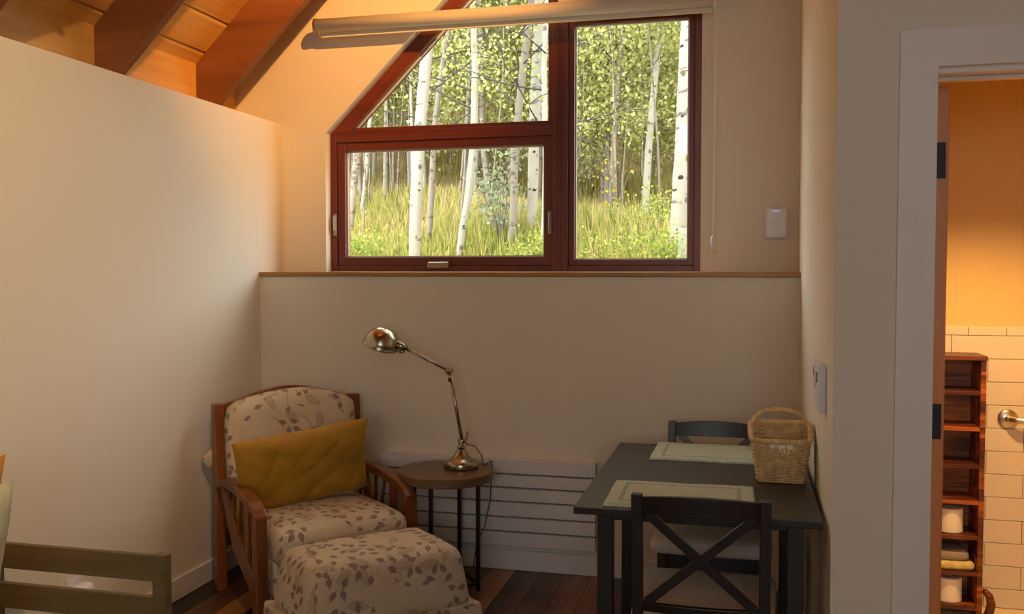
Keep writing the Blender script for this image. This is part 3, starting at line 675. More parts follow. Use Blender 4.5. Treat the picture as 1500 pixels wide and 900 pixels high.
# ================================================================== SIDE TABLE AND LAMP
SX, SY, SZ = -1.36, 4.16, 0.56
stb = empty('side_table', (SX, SY, 0), 0, 'round wooden side table on thin black steel legs', 'side table')
MB().lathe([(0.205, 0.515), (0.222, 0.517), (0.226, 0.522), (0.226, 0.556), (0.223, 0.56)], 48).build('table_top', 'walnut', stb)
ft = []
for k in range(4):
    a = R(84 + 90 * k); x_, y_ = 0.165 * math.cos(a), 0.165 * math.sin(a); ft.append((x_, y_))
    MB().box(x_ - 0.009, x_ + 0.009, y_ - 0.009, y_ + 0.009, 0, 0.515).build('leg', 'black_metal', stb, 0.001)
for k in range(4):
    a, b = ft[k], ft[(k + 1) % 4]
    MB().bar((a[0], a[1], 0.032), (b[0], b[1], 0.032), 0.012, 0.014).build('foot_rail', 'black_metal', stb)
lx, ly = -1.30, 4.215
dl = empty('desk_lamp', (lx, ly, SZ + 0.0005), 0, 'antique nickel desk lamp with jointed arm and dome shade', 'lamp')
MB().lathe([(0.0, 0), (0.080, 0), (0.083, 0.006), (0.083, 0.026), (0.078, 0.034), (0.060, 0.042), (0.040, 0.056), (0.028, 0.074), (0.022, 0.088), (0.016, 0.094), (0.0, 0.096)], 40, caps=False).build('base', 'nickel', dl, 0, True)
MB().lathe([(0.004, 0.094), (0.019, 0.096), (0.019, 0.102), (0.010, 0.106), (0.013, 0.116), (0.013, 0.128), (0.008, 0.134), (0.0, 0.134)], 20, caps=False).build('stem_collar', 'nickel', dl, 0, True)
E1 = (0.006, 0, 0.125); E2 = (-0.056, -0.005, 0.462); E3 = (-0.285, -0.02, 0.572)
MB().tube([(-0.012, 0, 0.130), (0.020, 0, 0.130)], 0.010, 14).build('lower_joint', 'nickel', dl, 0, True)
MB().tube([(0.024, -0.012, 0.118), (0.024, 0.012, 0.118)], 0.004, 8).tube([(0.026, 0, 0.13), (0.030, 0, 0.175)], 0.003, 8).build('wing_screw', 'nickel', dl)
MB().tube([E1, E2], 0.0085, 14).build('lower_arm', 'nickel', dl, 0, True)
MB().tube([(E2[0], -0.022, E2[2]), (E2[0], 0.014, E2[2])], 0.015, 16).build('elbow_joint', 'nickel', dl, 0, True)
MB().tube([(E2[0] + 0.004, E2[1], E2[2] - 0.05), (E2[0] + .001, E2[1], E2[2] - 0.012)], 0.011, 14).build('elbow_sleeve', 'nickel', dl, 0, True)
MB().tube([E2, E3], 0.008, 14).build('upper_arm', 'nickel', dl, 0, True)
MB().tube([(-0.270, -0.019, 0.565), (-0.322, -0.022, 0.590)], 0.018, 16).build('socket', 'nickel', dl, 0, True)
MB().tube([(-0.276, -0.022, 0.552), (-0.300, -0.024, 0.548)], 0.008, 10).build('switch', 'nickel', dl, 0, True)
prof = [(0.088 * math.cos(R(a)), 0.082 * math.sin(R(a))) for a in range(0, 91, 9)]
prof = [(0.090, -0.008), (0.091, -0.002)] + prof
hm = Matrix.Translation((-0.392, -0.022, 0.585)) @ Matrix.Rotation(R(20), 4, 'Y') @ Matrix.Rotation(R(10), 4, 'X')
sh = MB().lathe(prof, 36, hm, caps=False).build('shade', 'nickel', dl, 0, True); sd = sh.modifiers.new('s', 'SOLIDIFY'); sd.thickness = 0.003
MB().lathe([(0.0, -0.002), (0.018, 0.004), (0.026, 0.022), (0.018, 0.045), (0.012, 0.06), (0.0, 0.06)], 16, hm, caps=False).build('bulb', 'plastic', sh, 0, True)
cp = [(0.02, 0.02, 0.11), (0.06, 0.03, 0.10), (0.092, 0.03, 0.06), (0.098, 0.04, 0.012), (0.10, 0.10, 0.004), (0.10, 0.178, 0.004), (0.10, 0.186, -0.02), (0.09, 0.19, -0.20), (0.06, 0.195, -0.33), (0.02, 0.20, -0.42), (0.0, 0.20, -0.54)]
MB().tube(cp, 0.003, 6).build('cord', 'cord', dl, 0, True)

# ================================================================== DINING TABLE, CHAIRS
dt = empty('dining_table', (-0.1425, 3.46, 0), 0, 'black wooden dining table against the nook wall', 'table')
MB().box(-0.3775, 0.3775, -0.57, 0.57, 0.727, 0.75).build('table_top', 'black_wood', dt, 0.003)
for y in (-0.36, 0.29):
    for x_ in (-0.333, 0.284): MB().box(x_, x_ + 0.052, y, y + 0.052, 0, 0.727).build('leg', 'black_wood', dt, 0.003)
for x_ in (-0.318, 0.300): MB().box(x_, x_ + 0.02, -0.308, 0.29, 0.655, 0.727).build('apron', 'black_wood', dt, 0.002)
for y in (-0.345, 0.305): MB().box(-0.281, 0.284, y, y + 0.02, 0.655, 0.727).build('apron', 'black_wood', dt, 0.002)
def make_chair(loc, rz, label):
    """local +y = the way the sitter faces; origin under the seat's middle"""
    t = empty('dining_chair', loc, rz, label, 'chair', 'cross back dining chairs at the black table')
    yb = -0.215
    for s in (-1, 1):
        x0 = s * 0.183
        MB().prism([(yb - 0.045, 0), (yb - 0.012, 0), (yb + 0.018, 0.42), (yb + 0.012, 0.50), (yb - 0.030, 0.845), (yb - 0.060, 0.845), (yb - 0.020, 0.50), (yb - 0.014, 0.42)], 0, x0 - 0.016, x0 + 0.016).build('rear_leg', 'black_wood', t, 0.003)
        MB().box(s * 0.185 - 0.018, s * 0.185 + 0.018, 0.185, 0.221, 0, 0.41).build('front_leg', 'black_wood', t, 0.003)
        MB().box(s * 0.185 - 0.010, s * 0.185 + 0.010, yb + 0.02, 0.185, 0.35, 0.41).build('side_apron', 'black_wood', t, 0.002)
        MB().box(s * 0.185 - 0.009, s * 0.185 + 0.009, yb + 0.01, 0.185, 0.17, 0.195).build('side_stretcher', 'black_wood', t, 0.002)
    MB().box(-0.167, 0.167, 0.193, 0.213, 0.335, 0.41).build('front_apron', 'black_wood', t, 0.002)
    MB().box(-0.167, 0.167, 0.193, 0.213, 0.235, 0.262).build('front_stretcher', 'black_wood', t, 0.002)
    MB().box(-0.167, 0.167, yb - 0.012, yb + 0.008, 0.35, 0.41).build('rear_apron', 'black_wood', t, 0.002)
    def curved(name, z0, z1, yoff, arch, bow):
        mb = MB(); n = 12; i = 0
        for k in range(n + 1):
            u_ = k / n * 2 - 1; x_ = u_ * 0.167; yy = yoff - bow * (1 - u_ * u_); a = arch * (1 - u_ * u_)
            mb.v += [(x_, yy - 0.010, z0), (x_, yy + 0.010, z0), (x_, yy + 0.006 - 0.010 * (z1 > 0.7), z1 + a), (x_, yy - 0.014 - .006 * (z1 > .7), z1 + a)]
        for k in range(n):
            for j in range(4): mb.f.append((4 * k + j, 4 * k + (j + 1) % 4, 4 * k + 4 + (j + 1) % 4, 4 * k + 4 + j))
        mb.f += [(0, 1, 2, 3), (4 * n + 3, 4 * n + 2, 4 * n + 1, 4 * n)]
        mb.build(name, 'black_wood', t, 0.002)
    curved('top_rail', 0.784, 0.838, yb - 0.038, 0.010, 0.020)
    curved('lower_rail', 0.485, 0.512, yb - 0.006, 0.0, 0.016)
    for s in (-1, 1):
        y0_ = -0.232 if s < 0 else -0.2445
        MB().bar((s * 0.155, yb - 0.006 - .004, 0.512), (-s * 0.152, yb - 0.044 - .004, 0.788), 0.028, 0.011, (0, 1, 0.15)).build('cross_bar', 'black_wood', t, 0.002)
    me = rbox(0.455, 0.455, 0.06, 0.024, 0.012, 10)
    for v in me.vertices:
        k = 0.5 - v.co.y / 0.455; v.co.x *= 1 - 0.10 * k
    st = link('seat', me, 'seat_cloth', t, 0, True); st.location = (0, 0.025, 0.411)
    return t
make_chair((-0.118, 2.985, 0), 0, 'black cross back chair with beige seat, its back to the room')
make_chair((-0.115, 3.815, 0), R(180), 'black cross back chair between the table and the back wall')

def placemat(loc, label, seed, rz=0.0):
    nx, ny = 94, 70; hw_, hd_ = 0.235, 0.172; vs = []; fs = []
    for top in (1, 0):
        for j in range(ny + 1):
            for i in range(nx + 1):
                x_ = -hw_ + 2 * hw_ * i / nx; y_ = -hd_ + 2 * hd_ * j / ny
                ex = 0.004 * noise.noise(Vector((y_ * 30, seed, 0))); ey = 0.0045 * noise.noise(Vector((x_ * 28, seed, 5)))
                edge = min(1.0, min(hw_ - abs(x_), hd_ - abs(y_)) / 0.008)
                z = 0.0
                if top: z = 0.006 + 0.005 * math.sqrt(max(0, edge)) + 0.0014 * math.sin(j * 2 * math.pi / 3.0) * (1 if i % 2 else -1) + 0.003 * noise.noise(Vector((x_ * 9, y_ * 9, seed)))
                vs.append((x_ + ex * abs(x_) / hw_, y_ + ey * abs(y_) / hd_, max(z, 0.0003)))
        o = 0 if top else (nx + 1) * (ny + 1)
        for j in range(ny):
            for i in range(nx):
                q_ = (o + j * (nx + 1) + i, o + j * (nx + 1) + i + 1, o + (j + 1) * (nx + 1) + i + 1, o + (j + 1) * (nx + 1) + i)
                fs.append(q_ if top else q_[::-1])
    n1 = (nx + 1) * (ny + 1)
    ring = [i for i in range(nx + 1)] + [j * (nx + 1) + nx for j in range(1, ny + 1)] + [ny * (nx + 1) + i for i in range(nx - 1, -1, -1)] + [j * (nx + 1) for j in range(ny - 1, 0, -1)]
    for k in range(len(ring)): a, b = ring[k], ring[(k + 1) % len(ring)]; fs.append((a, a + n1, b + n1, b))
    me = bpy.data.meshes.new('placemat'); me.from_pydata(vs, [], fs); me.update()
    ul = me.uv_layers.new(name='UVMap')
    for lp in me.loops: cc = me.vertices[lp.vertex_index].co; ul.data[lp.index].uv = (cc.x, cc.y)
    o = link('placemat', me, 'placemat', None, 0, True); o.location = loc; o.rotation_euler = (0, 0, rz)
    return tag(o, label, 'placemat', 'woven placemats on the black table')
placemat((-0.197, 3.090, 0.7502), 'sage woven placemat on the table side with the chair turned away', 1.0, R(0.5))
placemat((-0.122, 3.855, 0.7502), 'sage woven placemat beside the wicker basket, toward the back wall', 4.0, R(-1.0))

# wicker basket: woven walls that flare upward, dipping at the front
bk = empty('wicker_basket', (0.130, 3.455, 0.7505), 0, 'square wicker basket with arched handle on the black table', 'basket')
BB = (0.078, 0.072); BT = (0.106, 0.098); 
def rim_h(y): return 0.150 + 0.040 * max(0, min(1, (y + 0.098) / 0.196))
def ring_pt(t, z, push):
    """point on the rounded square at height z; t in 0..4 counts the sides from the front left corner"""
    k = z / 0.19; hx = BB[0] + (BT[0] - BB[0]) * k + push; hy = BB[1] + (BT[1] - BB[1]) * k + push
    s = int(t) % 4; f = t - int(t)
    c0 = [(-1, -1), (1, -1), (1, 1), (-1, 1)][s]; c1 = [(1, -1), (1, 1), (-1, 1), (-1, -1)][s]
    x_ = c0[0] + (c1[0] - c0[0]) * f; y_ = c0[1] + (c1[1] - c0[1]) * f
    rr = max(abs(x_), abs(y_)); l = math.hypot(x_, y_); g = 1 - 0.07 * max(0, l - 1.15) / 0.26
    return Vector((x_ * hx * g, y_ * hy * g, z))
NS = 6; wv = MB(); rows = 25
for r in range(rows):
    z0 = 0.006 + r * 0.0073; pts = []; cnt = NS * 4 * 4
    for k in range(cnt):
        t = 4.0 * k / cnt; ph = math.pi * (t * NS + r)
        p = ring_pt(t, z0, 0.0030 * math.cos(ph)); lim = rim_h(p.y) - 0.004
        if p.z > lim: pts.append(None)
        elif r in (17, 18) and t < 1 and 0.30 < t < 0.70: pts.append(None)
        else: pts.append(p)
    if all(pts): wv.tube(pts, 0.0037, 5, closed=True)
    else:
        run = []
        start = next((i for i, p in enumerate(pts) if p is None), 0)
        for k in range(cnt + 1):
            p = pts[(start + k) % cnt]
            if p is None or k == cnt:
                if len(run) > 2: wv.tube(run, 0.0037, 5)
                run = []
            else: run.append(p)
ws = wv.build('woven_wall', 'wicker', bk, 0, True); ws['kind'] = 'stuff'
for s in range(4):
    for k in range(NS):
        t = s + (k + 0.5) / NS; a = ring_pt(t, 0.002, 0); b = ring_pt(t, 0.19, 0); hh = rim_h(b.y) / 0.19
        MB().tube([a, a.lerp(b, hh)], 0.0032, 5).build('stake', 'wicker', bk)
rim = [];
for k in range(64):
    t = 4.0 * k / 64; p = ring_pt(t, 0.19, 0.0); z = rim_h(p.y); p = ring_pt(t, z, 0.001); rim.append(p)
MB().tube(rim, 0.0095, 8, closed=True).build('rim', 'wicker', bk, 0, True)
wrap = MB()
for k in range(0, 64): 
    a = rim[k]; b = rim[(k + 1) % 64]; d = (b - a).normalized(); n_v = Vector((0, 0, 1)); sd_ = d.cross(n_v)
    wrap.tube([a + (sd_ * math.cos(q_) + n_v * math.sin(q_)) * 0.0096 + d * (q_ / 6.28) * 0.006 for q_ in np.linspace(0, 6.28, 7)], 0.0018, 4)
w_ = wrap.build('rim_wrap', 'wicker', bk, 0, True); w_['kind'] = 'stuff'
hp = []
for k in range(21):
    a = math.pi * k / 20; hp.append((-0.094 * math.cos(a), 0.075, 0.178 + 0.062 * math.sin(a) ** 0.8))
MB().tube(hp, 0.0085, 10).build('handle', 'wicker', bk, 0, True)
bf = MB().box(-0.076, 0.076, -0.070, 0.070, 0.001, 0.006).build('bottom', 'wicker', bk)
nk = link('napkin_stack', rbox(0.13, 0.11, 0.125, 0.02, 0.004, 8, 0.004, 3.0), 'white_cloth', None, 0, True); nk.location = (0.124, 3.452, 0.7575)
tag(nk, 'folded white cloth inside the wicker basket', 'cloth')
for k, (a, z, h_) in enumerate(((-0.004, 0.122, 0.014), (0.010, 0.119, 0.013), (0.024, 0.118, 0.016), (0.003, 0.102, 0.005), (-0.03, 0.121, 0.004))):
    q_ = ring_pt(0.5 + a / 0.2, z, 0.0075); MB().box(q_.x - 0.0022, q_.x + 0.0022, q_.y - 0.001, q_.y + 0.002, z - h_ / 2, z + h_ / 2).build('white_strand', 'white_cloth', bk)

# ================================================================== DAYBED at the near left
db = empty('daybed', (-2.14, 1.68, 0), 0, 'grey stained wooden daybed with slatted end against the half wall', 'daybed')
for x_ in (-0.335, 0.310):
    for y in (-0.98, 0.90): MB().box(x_, x_ + 0.045, y, y + 0.04, 0, 0.590).build('post', 'grey_wood', db, 0.003)
for y in (-0.975, 0.905):
    for z in (0.501, 0.366, 0.20): MB().box(-0.29, 0.31, y, y + 0.022, z, z + 0.085).build('end_rail', 'grey_wood', db, 0.003)
for x_ in (-0.325, 0.318): MB().box(x_, x_ + 0.024, -0.94, 0.90, 0.22, 0.32).build('side_rail', 'grey_wood', db, 0.003)
MB().tube([(0.305, 0.9045, 0.545), (0.305, 0.902, 0.545)], 0.006, 8).build('screw_cap', 'slot', db)
slm = MB().box(-0.30, 0.317, -0.03, 0.03, 0.222, 0.240).mesh('slat')
for k in range(12): q_ = link('slat', slm, 'grey_wood', db); q_.location = (0, -0.86 + 0.155 * k, 0)
me = rbox(0.60, 1.83, 0.13, 0.04, 0.01, 12, 0.004, 6); boxuv(me)
mt = link('mattress', me, 'floral', None, 0, True); mt.location = (-2.14, 1.64, 0.2405); tag(mt, 'leaf print mattress lying on the grey daybed', 'mattress')
p1 = link('sage_pillow', pillow(0.50, 0.50, 0.16, 24, 0.006, 5.0), 'sage', None, 0, True)
p1.matrix_world = Matrix.Translation((-2.235, 2.055, 0.40)) @ Matrix.Rotation(R(80), 4, 'Z') @ Matrix.Rotation(R(14), 4, 'X')
tag(p1, 'sage green textured pillow at the end of the daybed', 'pillow')
p2 = link('orange_pillow', pillow(0.52, 0.525, 0.10, 20, 0.004, 9.0), 'rust', None, 0, True)
p2.matrix_world = Matrix.Translation((-2.355, 2.195, 0.40)) @ Matrix.Rotation(R(84), 4, 'Z') @ Matrix.Rotation(R(8), 4, 'X')
tag(p2, 'burnt orange pillow behind the sage pillow on the daybed', 'pillow')
og = empty('wall_outlet', (XL, 3.03, 0.20), 0, 'white wall outlet with a rounded plug-in on the half wall', 'outlet')
MB().box(0, 0.006, -0.036, 0.036, 0, 0.115).build('plate', 'plastic', og, 0.002)
pp = link('plug_in', rbox(0.06, 0.11, 0.075, 0.022, 0.0, 8), 'plastic', og, 0, True); pp.location = (0.037, 0.0, 0.018)

# ================================================================== BATHROOM THINGS
tw = empty('shelf_tower', (0.88, BY - 0.0095, 0), 0, 'narrow burnt pine shelf tower against the bathroom tiles', 'shelf')
TD = 0.19; XA, XB = -0.115, 0.118
MB().box(XB - 0.022, XB, -TD, 0, 0, 1.116).build('side_panel', 'shelf_wood', tw, 0.002)
MB().box(XA, XA + 0.022, -TD, 0, 0, 1.116).build('side_panel', 'shelf_wood', tw, 0.002)
MB().box(XA + 0.022, XB - 0.022, -0.012, -0.001, 0.02, 1.116).build('back_panel', 'shelf_wood', tw)
MB().box(XA - 0.004, XB + 0.003, -TD - 0.004, -0.0005, 1.117, 1.136).build('top_board', 'shelf_wood', tw, 0.002)
for z in (0.986, 0.832, 0.671, 0.516, 0.364, 0.208, 0.060): MB().box(XA + 0.0222, XB - 0.0222, -TD, -0.0125, z - 0.018, z).build('shelf', 'shelf_wood', tw, 0.002)
pts = [(0.132, -0.17, 0.0), (0.150, -0.172, 0.03), (0.158, -0.172, 0.07), (0.150, -0.172, 0.105), (0.128, -0.172, 0.128)]
MB().tube(pts, [0.016, 0.018, 0.018, 0.016, 0.012], 10).build('scroll_foot', 'shelf_wood', tw, 0, True)
def roll(z, lab, r=0.054, h=0.104):
    o = empty('toilet_roll', (0.878, BY - 0.125, z), 0, lab, 'toilet roll')
    MB().lathe([(0.020, 0), (r - .003, 0), (r, 0.003), (r, h - 0.003), (r - .003, h), (0.020, h), (0.020, 0)], 32, caps=False).build('paper', 'paper', o, 0, False)
    MB().lathe([(0.0195, 0.001), (0.0195, h - .001), (0.0185, h - .001), (0.0185, 0.001), (0.0195, .001)], 20, caps=False).build('core', 'wicker', o)
roll(0.3645, 'white toilet roll on the shelf above the folded towels'); roll(0.0605, 'white toilet roll on the lowest shelf, below the folded towels')
me = rbox(0.178, 0.14, 0.034, 0.014, 0.004, 8, 0.004, 2)
t1 = link('folded_towel', me, 'towel_yellow', None, 0, True); t1.location = (0.883, BY - 0.115, 0.2085); tag(t1, 'folded yellow waffle towel at the bottom of its pile on the tower', 'towel')
me = rbox(0.15, 0.13, 0.04, 0.016, 0.004, 8, 0.006, 7)
t2_ = link('folded_towel', me, 'towel_grey', None, 0, True); t2_.location = (0.873, BY - 0.11, 0.2475); tag(t2_, 'folded dark grey towel lying on the yellow towel', 'towel')
gb = empty('grab_bar', (1.129, BY - 0.0095, 0.847), 0, 'brushed metal grab bar on the bathroom tiles', 'grab bar')
MB().lathe([(0.0, 0), (0.042, 0), (0.042, 0.006), (0.036, 0.012), (0.0, 0.014)], 28, Matrix.Rotation(R(90), 4, 'X'), caps=False).build('flange', 'brushed', gb, 0, True)
MB().tube([(0.0, -0.010, 0), (0.006, -0.035, 0), (0.03, -0.052, 0), (0.08, -0.055, 0), (0.60, -0.055, 0), (0.65, -0.05, 0), (0.67, -0.03, 0), (0.675, -0.010, 0)], 0.015, 14).build('bar', 'brushed', gb, 0, True)
MB().lathe([(0.0, 0), (0.042, 0), (0.042, 0.006), (0.036, 0.012), (0.0, 0.014)], 28, Matrix.Translation((0.675, 0, 0)) @ Matrix.Rotation(R(90), 4, 'X'), caps=False).build('flange', 'brushed', gb, 0, True)
# bathroom pendant
bp = empty('pendant_lamp', (0.95, 3.55, 2.42), 0, 'small shaded pendant lamp hanging from the bathroom ceiling', 'lamp')
MB().tube([(0, 0, 0), (0, 0, -0.16)], 0.005, 8).build('cord', 'cord', bp)
sh_ = MB().lathe([(0.02, -0.15), (0.05, -0.16), (0.09, -0.24)], 28, caps=False).build('shade', 'black_metal', bp); sd = sh_.modifiers.new('s', 'SOLIDIFY'); sd.thickness = 0.003
MB().lathe([(0.0, -0.17), (0.02, -0.18), (0.028, -0.205), (0.018, -0.228), (0.0, -0.233)], 14, caps=False).build('bulb', 'bulb', bp, 0, True)
lamp('bathroom_light', 'SPOT', (0.95, 3.55, 2.17), 130, (1.0, 0.54, 0.16), 0.03, spot_size=R(132), spot_blend=0.6)
# loft lamps of the main room, above and behind the picture
def track_spot(loc, target, power, col, size, lab, drop):
    o = empty('track_spot', loc, 0, lab, 'lamp')
    MB().tube([(0, 0, drop), (0, 0, 0.10)], 0.006, 8).build('stem', 'black_metal', o)
    aim = (Vector(target) - Vector(loc)).normalized()
    MB().tube([-aim * 0.16, -aim * 0.03], 0.045, 20).build('can', 'black_metal', o)
    l = lamp('track_light', 'SPOT', loc, power, col, 0.03, spot_size=R(size), spot_blend=1.0)
    l.rotation_euler = aim.to_track_quat('-Z', 'Y').to_euler()
track_spot((-0.15, 2.45, 3.9), (-2.2, 4.74, 3.3), 640, (1.0, 0.44, 0.10), 62, 'warm spotlight hung high above the nook, aimed at the gable wall', 1.20)
track_spot((-0.2, 0.8, 3.8), (-2.5, 2.15, 2.0), 300, (1.0, 0.66, 0.38), 60, 'warm spotlight hung high in the room, aimed at the half wall', 1.30)

# ================================================================== OUTDOORS
def gz(x_, y_): return 1.02 + 0.152 * (y_ - 5.5) + 0.17 * max(0.0, y_ - 19.0) + 0.12 * noise.noise(Vector((x_ * 0.35, y_ * 0.35, 0)))
gx, gy = 40, 44; vs = []; fs = []
for j in range(gy + 1):
    y_ = 5.0 + 75 * (j / gy) ** 1.6
    for i in range(gx + 1):
        x_ = -45 + 75 * i / gx; vs.append((x_, y_, gz(x_, y_) - 0.02))
for j in range(gy):
    for i in range(gx): a = j * (gx + 1) + i; fs.append((a, a + 1, a + gx + 2, a + gx + 1))
me = bpy.data.meshes.new('ground'); me.from_pydata(vs, [], fs); me.update()
tag(link('ground', me, 'soil', None, 0, True), 'grassy forest floor rising away from the house', 'ground', None, 'structure')
def leaf_mesh(name, centers, sizes, mat, tint, up=0.3):
    """one small pointed blade per centre (two triangles)"""
    n = len(centers); c = np.asarray(centers, float)
    d = RNG.normal(size=(n, 3)); d[:, 2] -= up; d /= np.linalg.norm(d, axis=1)[:, None]
    e = RNG.normal(size=(n, 3)); e -= (e * d).sum(1)[:, None] * d; e /= np.linalg.norm(e, axis=1)[:, None]
    s = np.asarray(sizes)[:, None]
    v = np.stack([c - d * s * 0.5, c + e * s * 0.42, c + d * s * 0.55, c - e * s * 0.42], 1).reshape(-1, 3)
    me = bpy.data.meshes.new(name); me.vertices.add(n * 4); me.vertices.foreach_set('co', v.ravel())
    me.loops.add(n * 4); me.loops.foreach_set('vertex_index', np.arange(n * 4)); me.polygons.add(n)
    me.polygons.foreach_set('loop_start', np.arange(0, n * 4, 4)); me.polygons.foreach_set('loop_total', np.full(n, 4)); me.update(calc_edges=True)
    at = me.attributes.new('tint', 'FLOAT', 'POINT'); at.data.foreach_set('value', np.repeat(np.clip(tint, 0, 1), 4).astype(np.float32))
    me.materials.append(M[mat]); return me
def crown_proto(seed, H=6.5, z0=1.0, rad=1.25, nb=30, leaves=2600, size=0.06):
    rg = random.Random(seed); br = MB(); cl = []
    for k in range(nb):
        t = k / nb; z = z0 + (H - z0) * t; a = rg.uniform(0, 6.28); L = rad * (1.0 - 0.55 * t) * rg.uniform(0.6, 1.15)
        rise = rg.uniform(0.15, 0.7); pts = []; x_ = y_ = 0.0; zz = z
        for q_ in range(6):
            f = q_ / 5; pts.append((math.cos(a) * L * f + 0.10 * f * rg.uniform(-1, 1), math.sin(a) * L * f + 0.10 * f * rg.uniform(-1, 1), z + rise * L * f + 0.06 * rg.uniform(-1, 1) * f))
        br.tube(pts, [0.011, 0.009, 0.0075, 0.006, 0.0045, 0.003], 4, caps=False)
        for q_ in range(3):
            b0_ = Vector(pts[2 + q_]); dv = Vector((rg.uniform(-1, 1), rg.uniform(-1, 1), rg.uniform(-0.2, 0.8))) * 0.38
            br.tube([b0_, b0_ + dv * 0.5 + Vector((0, 0, 0.03)), b0_ + dv], [0.006, 0.005, 0.003], 3, caps=False); cl.append(b0_ + dv); cl.append(b0_ + dv * 0.5)
        cl.append(Vector(pts[-1]))
    per = leaves // len(cl); C_ = []
    for c_ in cl: C_.append(np.array(c_)[None, :] + RNG.normal(size=(per, 3)) * np.array([0.19, 0.19, 0.16]))
    C_ = np.concatenate(C_); n = len(C_)
    cl_t = np.repeat(RNG.normal(0.45, 0.16, size=len(cl)), per)
    lm = leaf_mesh('foliage', C_, RNG.uniform(0.7, 1.25, n) * size, 'leaf', cl_t + RNG.normal(0, 0.22, n))
    return br.mesh('branches'), lm
protos = [crown_proto(k, H=6.0 + 0.5 * (k % 3), z0=0.6, leaves=10500, size=0.052) for k in range(4)]
bare = [crown_proto(20 + k, H=4.5, z0=0.0, nb=26, leaves=1100, size=0.045) for k in range(2)]
knot_me = MB().lathe([(0.0, -1), (0.6, -0.8), (0.95, -0.3), (1.0, 0.1), (0.75, 0.65), (0.0, 1)], 9, caps=False).mesh('knot')
def aspen(pts, mat, label, proto, crown_z, scale=1.0, rot=0.0, group=None, n=10):
    """pts: (x, y, z, radius) up the trunk; extended down into the soil and up to the tip"""
    x0_, y0_ = pts[0][0], pts[0][1]; base = gz(x0_, y0_) - 0.05
    P = list(pts)
    if P[0][2] > base: 
        dx = (P[1][0] - P[0][0]) / (P[1][2] - P[0][2]); P.insert(0, (P[0][0] - dx * (P[0][2] - base), P[0][1], base, P[0][3] * 1.06))
    dx = (P[-1][0] - P[-3][0]) / (P[-1][2] - P[-3][2]); zt = max(P[-1][2] + 2.2, crown_z + 5.0)
    lx_ = P[-1]
    for f in (0.35, 0.7, 1.0): P.append((lx_[0] + dx * (zt - lx_[2]) * f, lx_[1], lx_[2] + (zt - lx_[2]) * f, lx_[3] * (1 - 0.8 * f)))
    root = empty('aspen_tree', (x0_, y0_, base), 0, label, 'tree', group)
    rel = [(p[0] - x0_, p[1] - y0_, p[2] - base) for p in P]
    sm = [];rd = []
    for k in range(len(rel) - 1):
        for f in (0, 0.5):
            sm.append(tuple(rel[k][j] + (rel[k + 1][j] - rel[k][j]) * f for j in range(3))); rd.append((P[k][3] + (P[k + 1][3] - P[k][3]) * f) * (1 + 0.04 * random.uniform(-1, 1)))
    sm.append(rel[-1]); rd.append(P[-1][3])
    MB().tube(sm, rd, n, caps=False).build('trunk', mat, root, 0, True)
    if n == 10 and mat != 'dead_bark':
        for q_ in range(9):
            i_ = random.randrange(0, max(2, len(sm) - 6)); f = random.random(); a = Vector(sm[i_]).lerp(Vector(sm[i_ + 1]), f); r_ = rd[i_]
            th_ = R(random.uniform(-150, -20)); kb = random.choice((0.5, 0.7, 1.0)) * random.uniform(0.25, 0.42)
            kn = link('knot', knot_me, 'knot', root, 0, True); kn.location = a + Vector((math.cos(th_), math.sin(th_), 0)) * r_ * 0.93
            kn.scale = (r_ * kb, r_ * 0.16, r_ * kb * random.uniform(0.5, 0.9)); kn.rotation_euler = (0, R(random.uniform(-20, 20)), th_ + R(90))
    if proto is not None:
        # crown follows the trunk's lean
        zc = crown_z - base; k = max(i for i in range(len(rel)) if rel[i][2] <= zc or i == 0)
        for nm, me_, mt_ in (('branches', proto[0], 'twig_dark' if proto in bare else 'twig'), ('foliage', proto[1], None)):
            o = link(nm, me_, mt_, root); o.location = (rel[k][0], rel[k][1], zc); o.rotation_euler = (0, 0, rot); o.scale = (scale,) * 3
    return root
aspen([(-3.016, 8.3, 1.578, 0.055), (-3.0, 8.3, 2.115, 0.054), (-2.964, 8.3, 2.687, 0.054), (-2.914, 8.3, 3.254, 0.054), (-2.873, 8.3, 3.628, 0.051), (-2.824, 8.3, 4.126, 0.047)], 'aspen', 'bright white leaning aspen, thickest trunk seen through the awning pane', protos[0], 4.4, 1.0, 0.4)
aspen([(-3.478, 10.0, 1.655, 0.031), (-3.444, 10.0, 2.085, 0.035), (-3.41, 10.0, 2.696, 0.034), (-3.376, 10.0, 3.212, 0.031), (-3.294, 10.0, 3.753, 0.03), (-3.213, 10.0, 4.2, 0.027), (-3.164, 10.0, 4.571, 0.023)], 'aspen_grey', 'slim brownish aspen just right of the bright white leaning trunk', bare[0], 3.0, 1.0, 1.4)
aspen([(-2.797, 9.0, 1.597, 0.034), (-2.753, 9.0, 1.953, 0.034), (-2.695, 9.0, 2.226, 0.038), (-2.645, 9.0, 2.7, 0.038), (-2.63, 9.0, 3.038, 0.037), (-2.622, 9.0, 3.51, 0.034), (-2.636, 9.0, 3.914, 0.031), (-2.663, 9.0, 4.318, 0.027)], 'aspen', 'crooked aspen bending at its foot in the middle of the awning pane', bare[1], 3.1, 1.0, 2.2)
aspen([(-2.362, 9.3, 1.599, 0.042), (-2.304, 9.3, 1.962, 0.042), (-2.297, 9.3, 2.38, 0.038), (-2.29, 9.3, 2.727, 0.042), (-2.254, 9.3, 3.071, 0.038), (-2.204, 9.3, 3.551, 0.038), (-2.141, 9.3, 4.027, 0.035), (-2.099, 9.3, 4.364, 0.031)], 'aspen_grey', 'grey brown rough aspen beside the pair of pale trunks at the mullion', bare[0], 3.2, 1.0, 3.1)
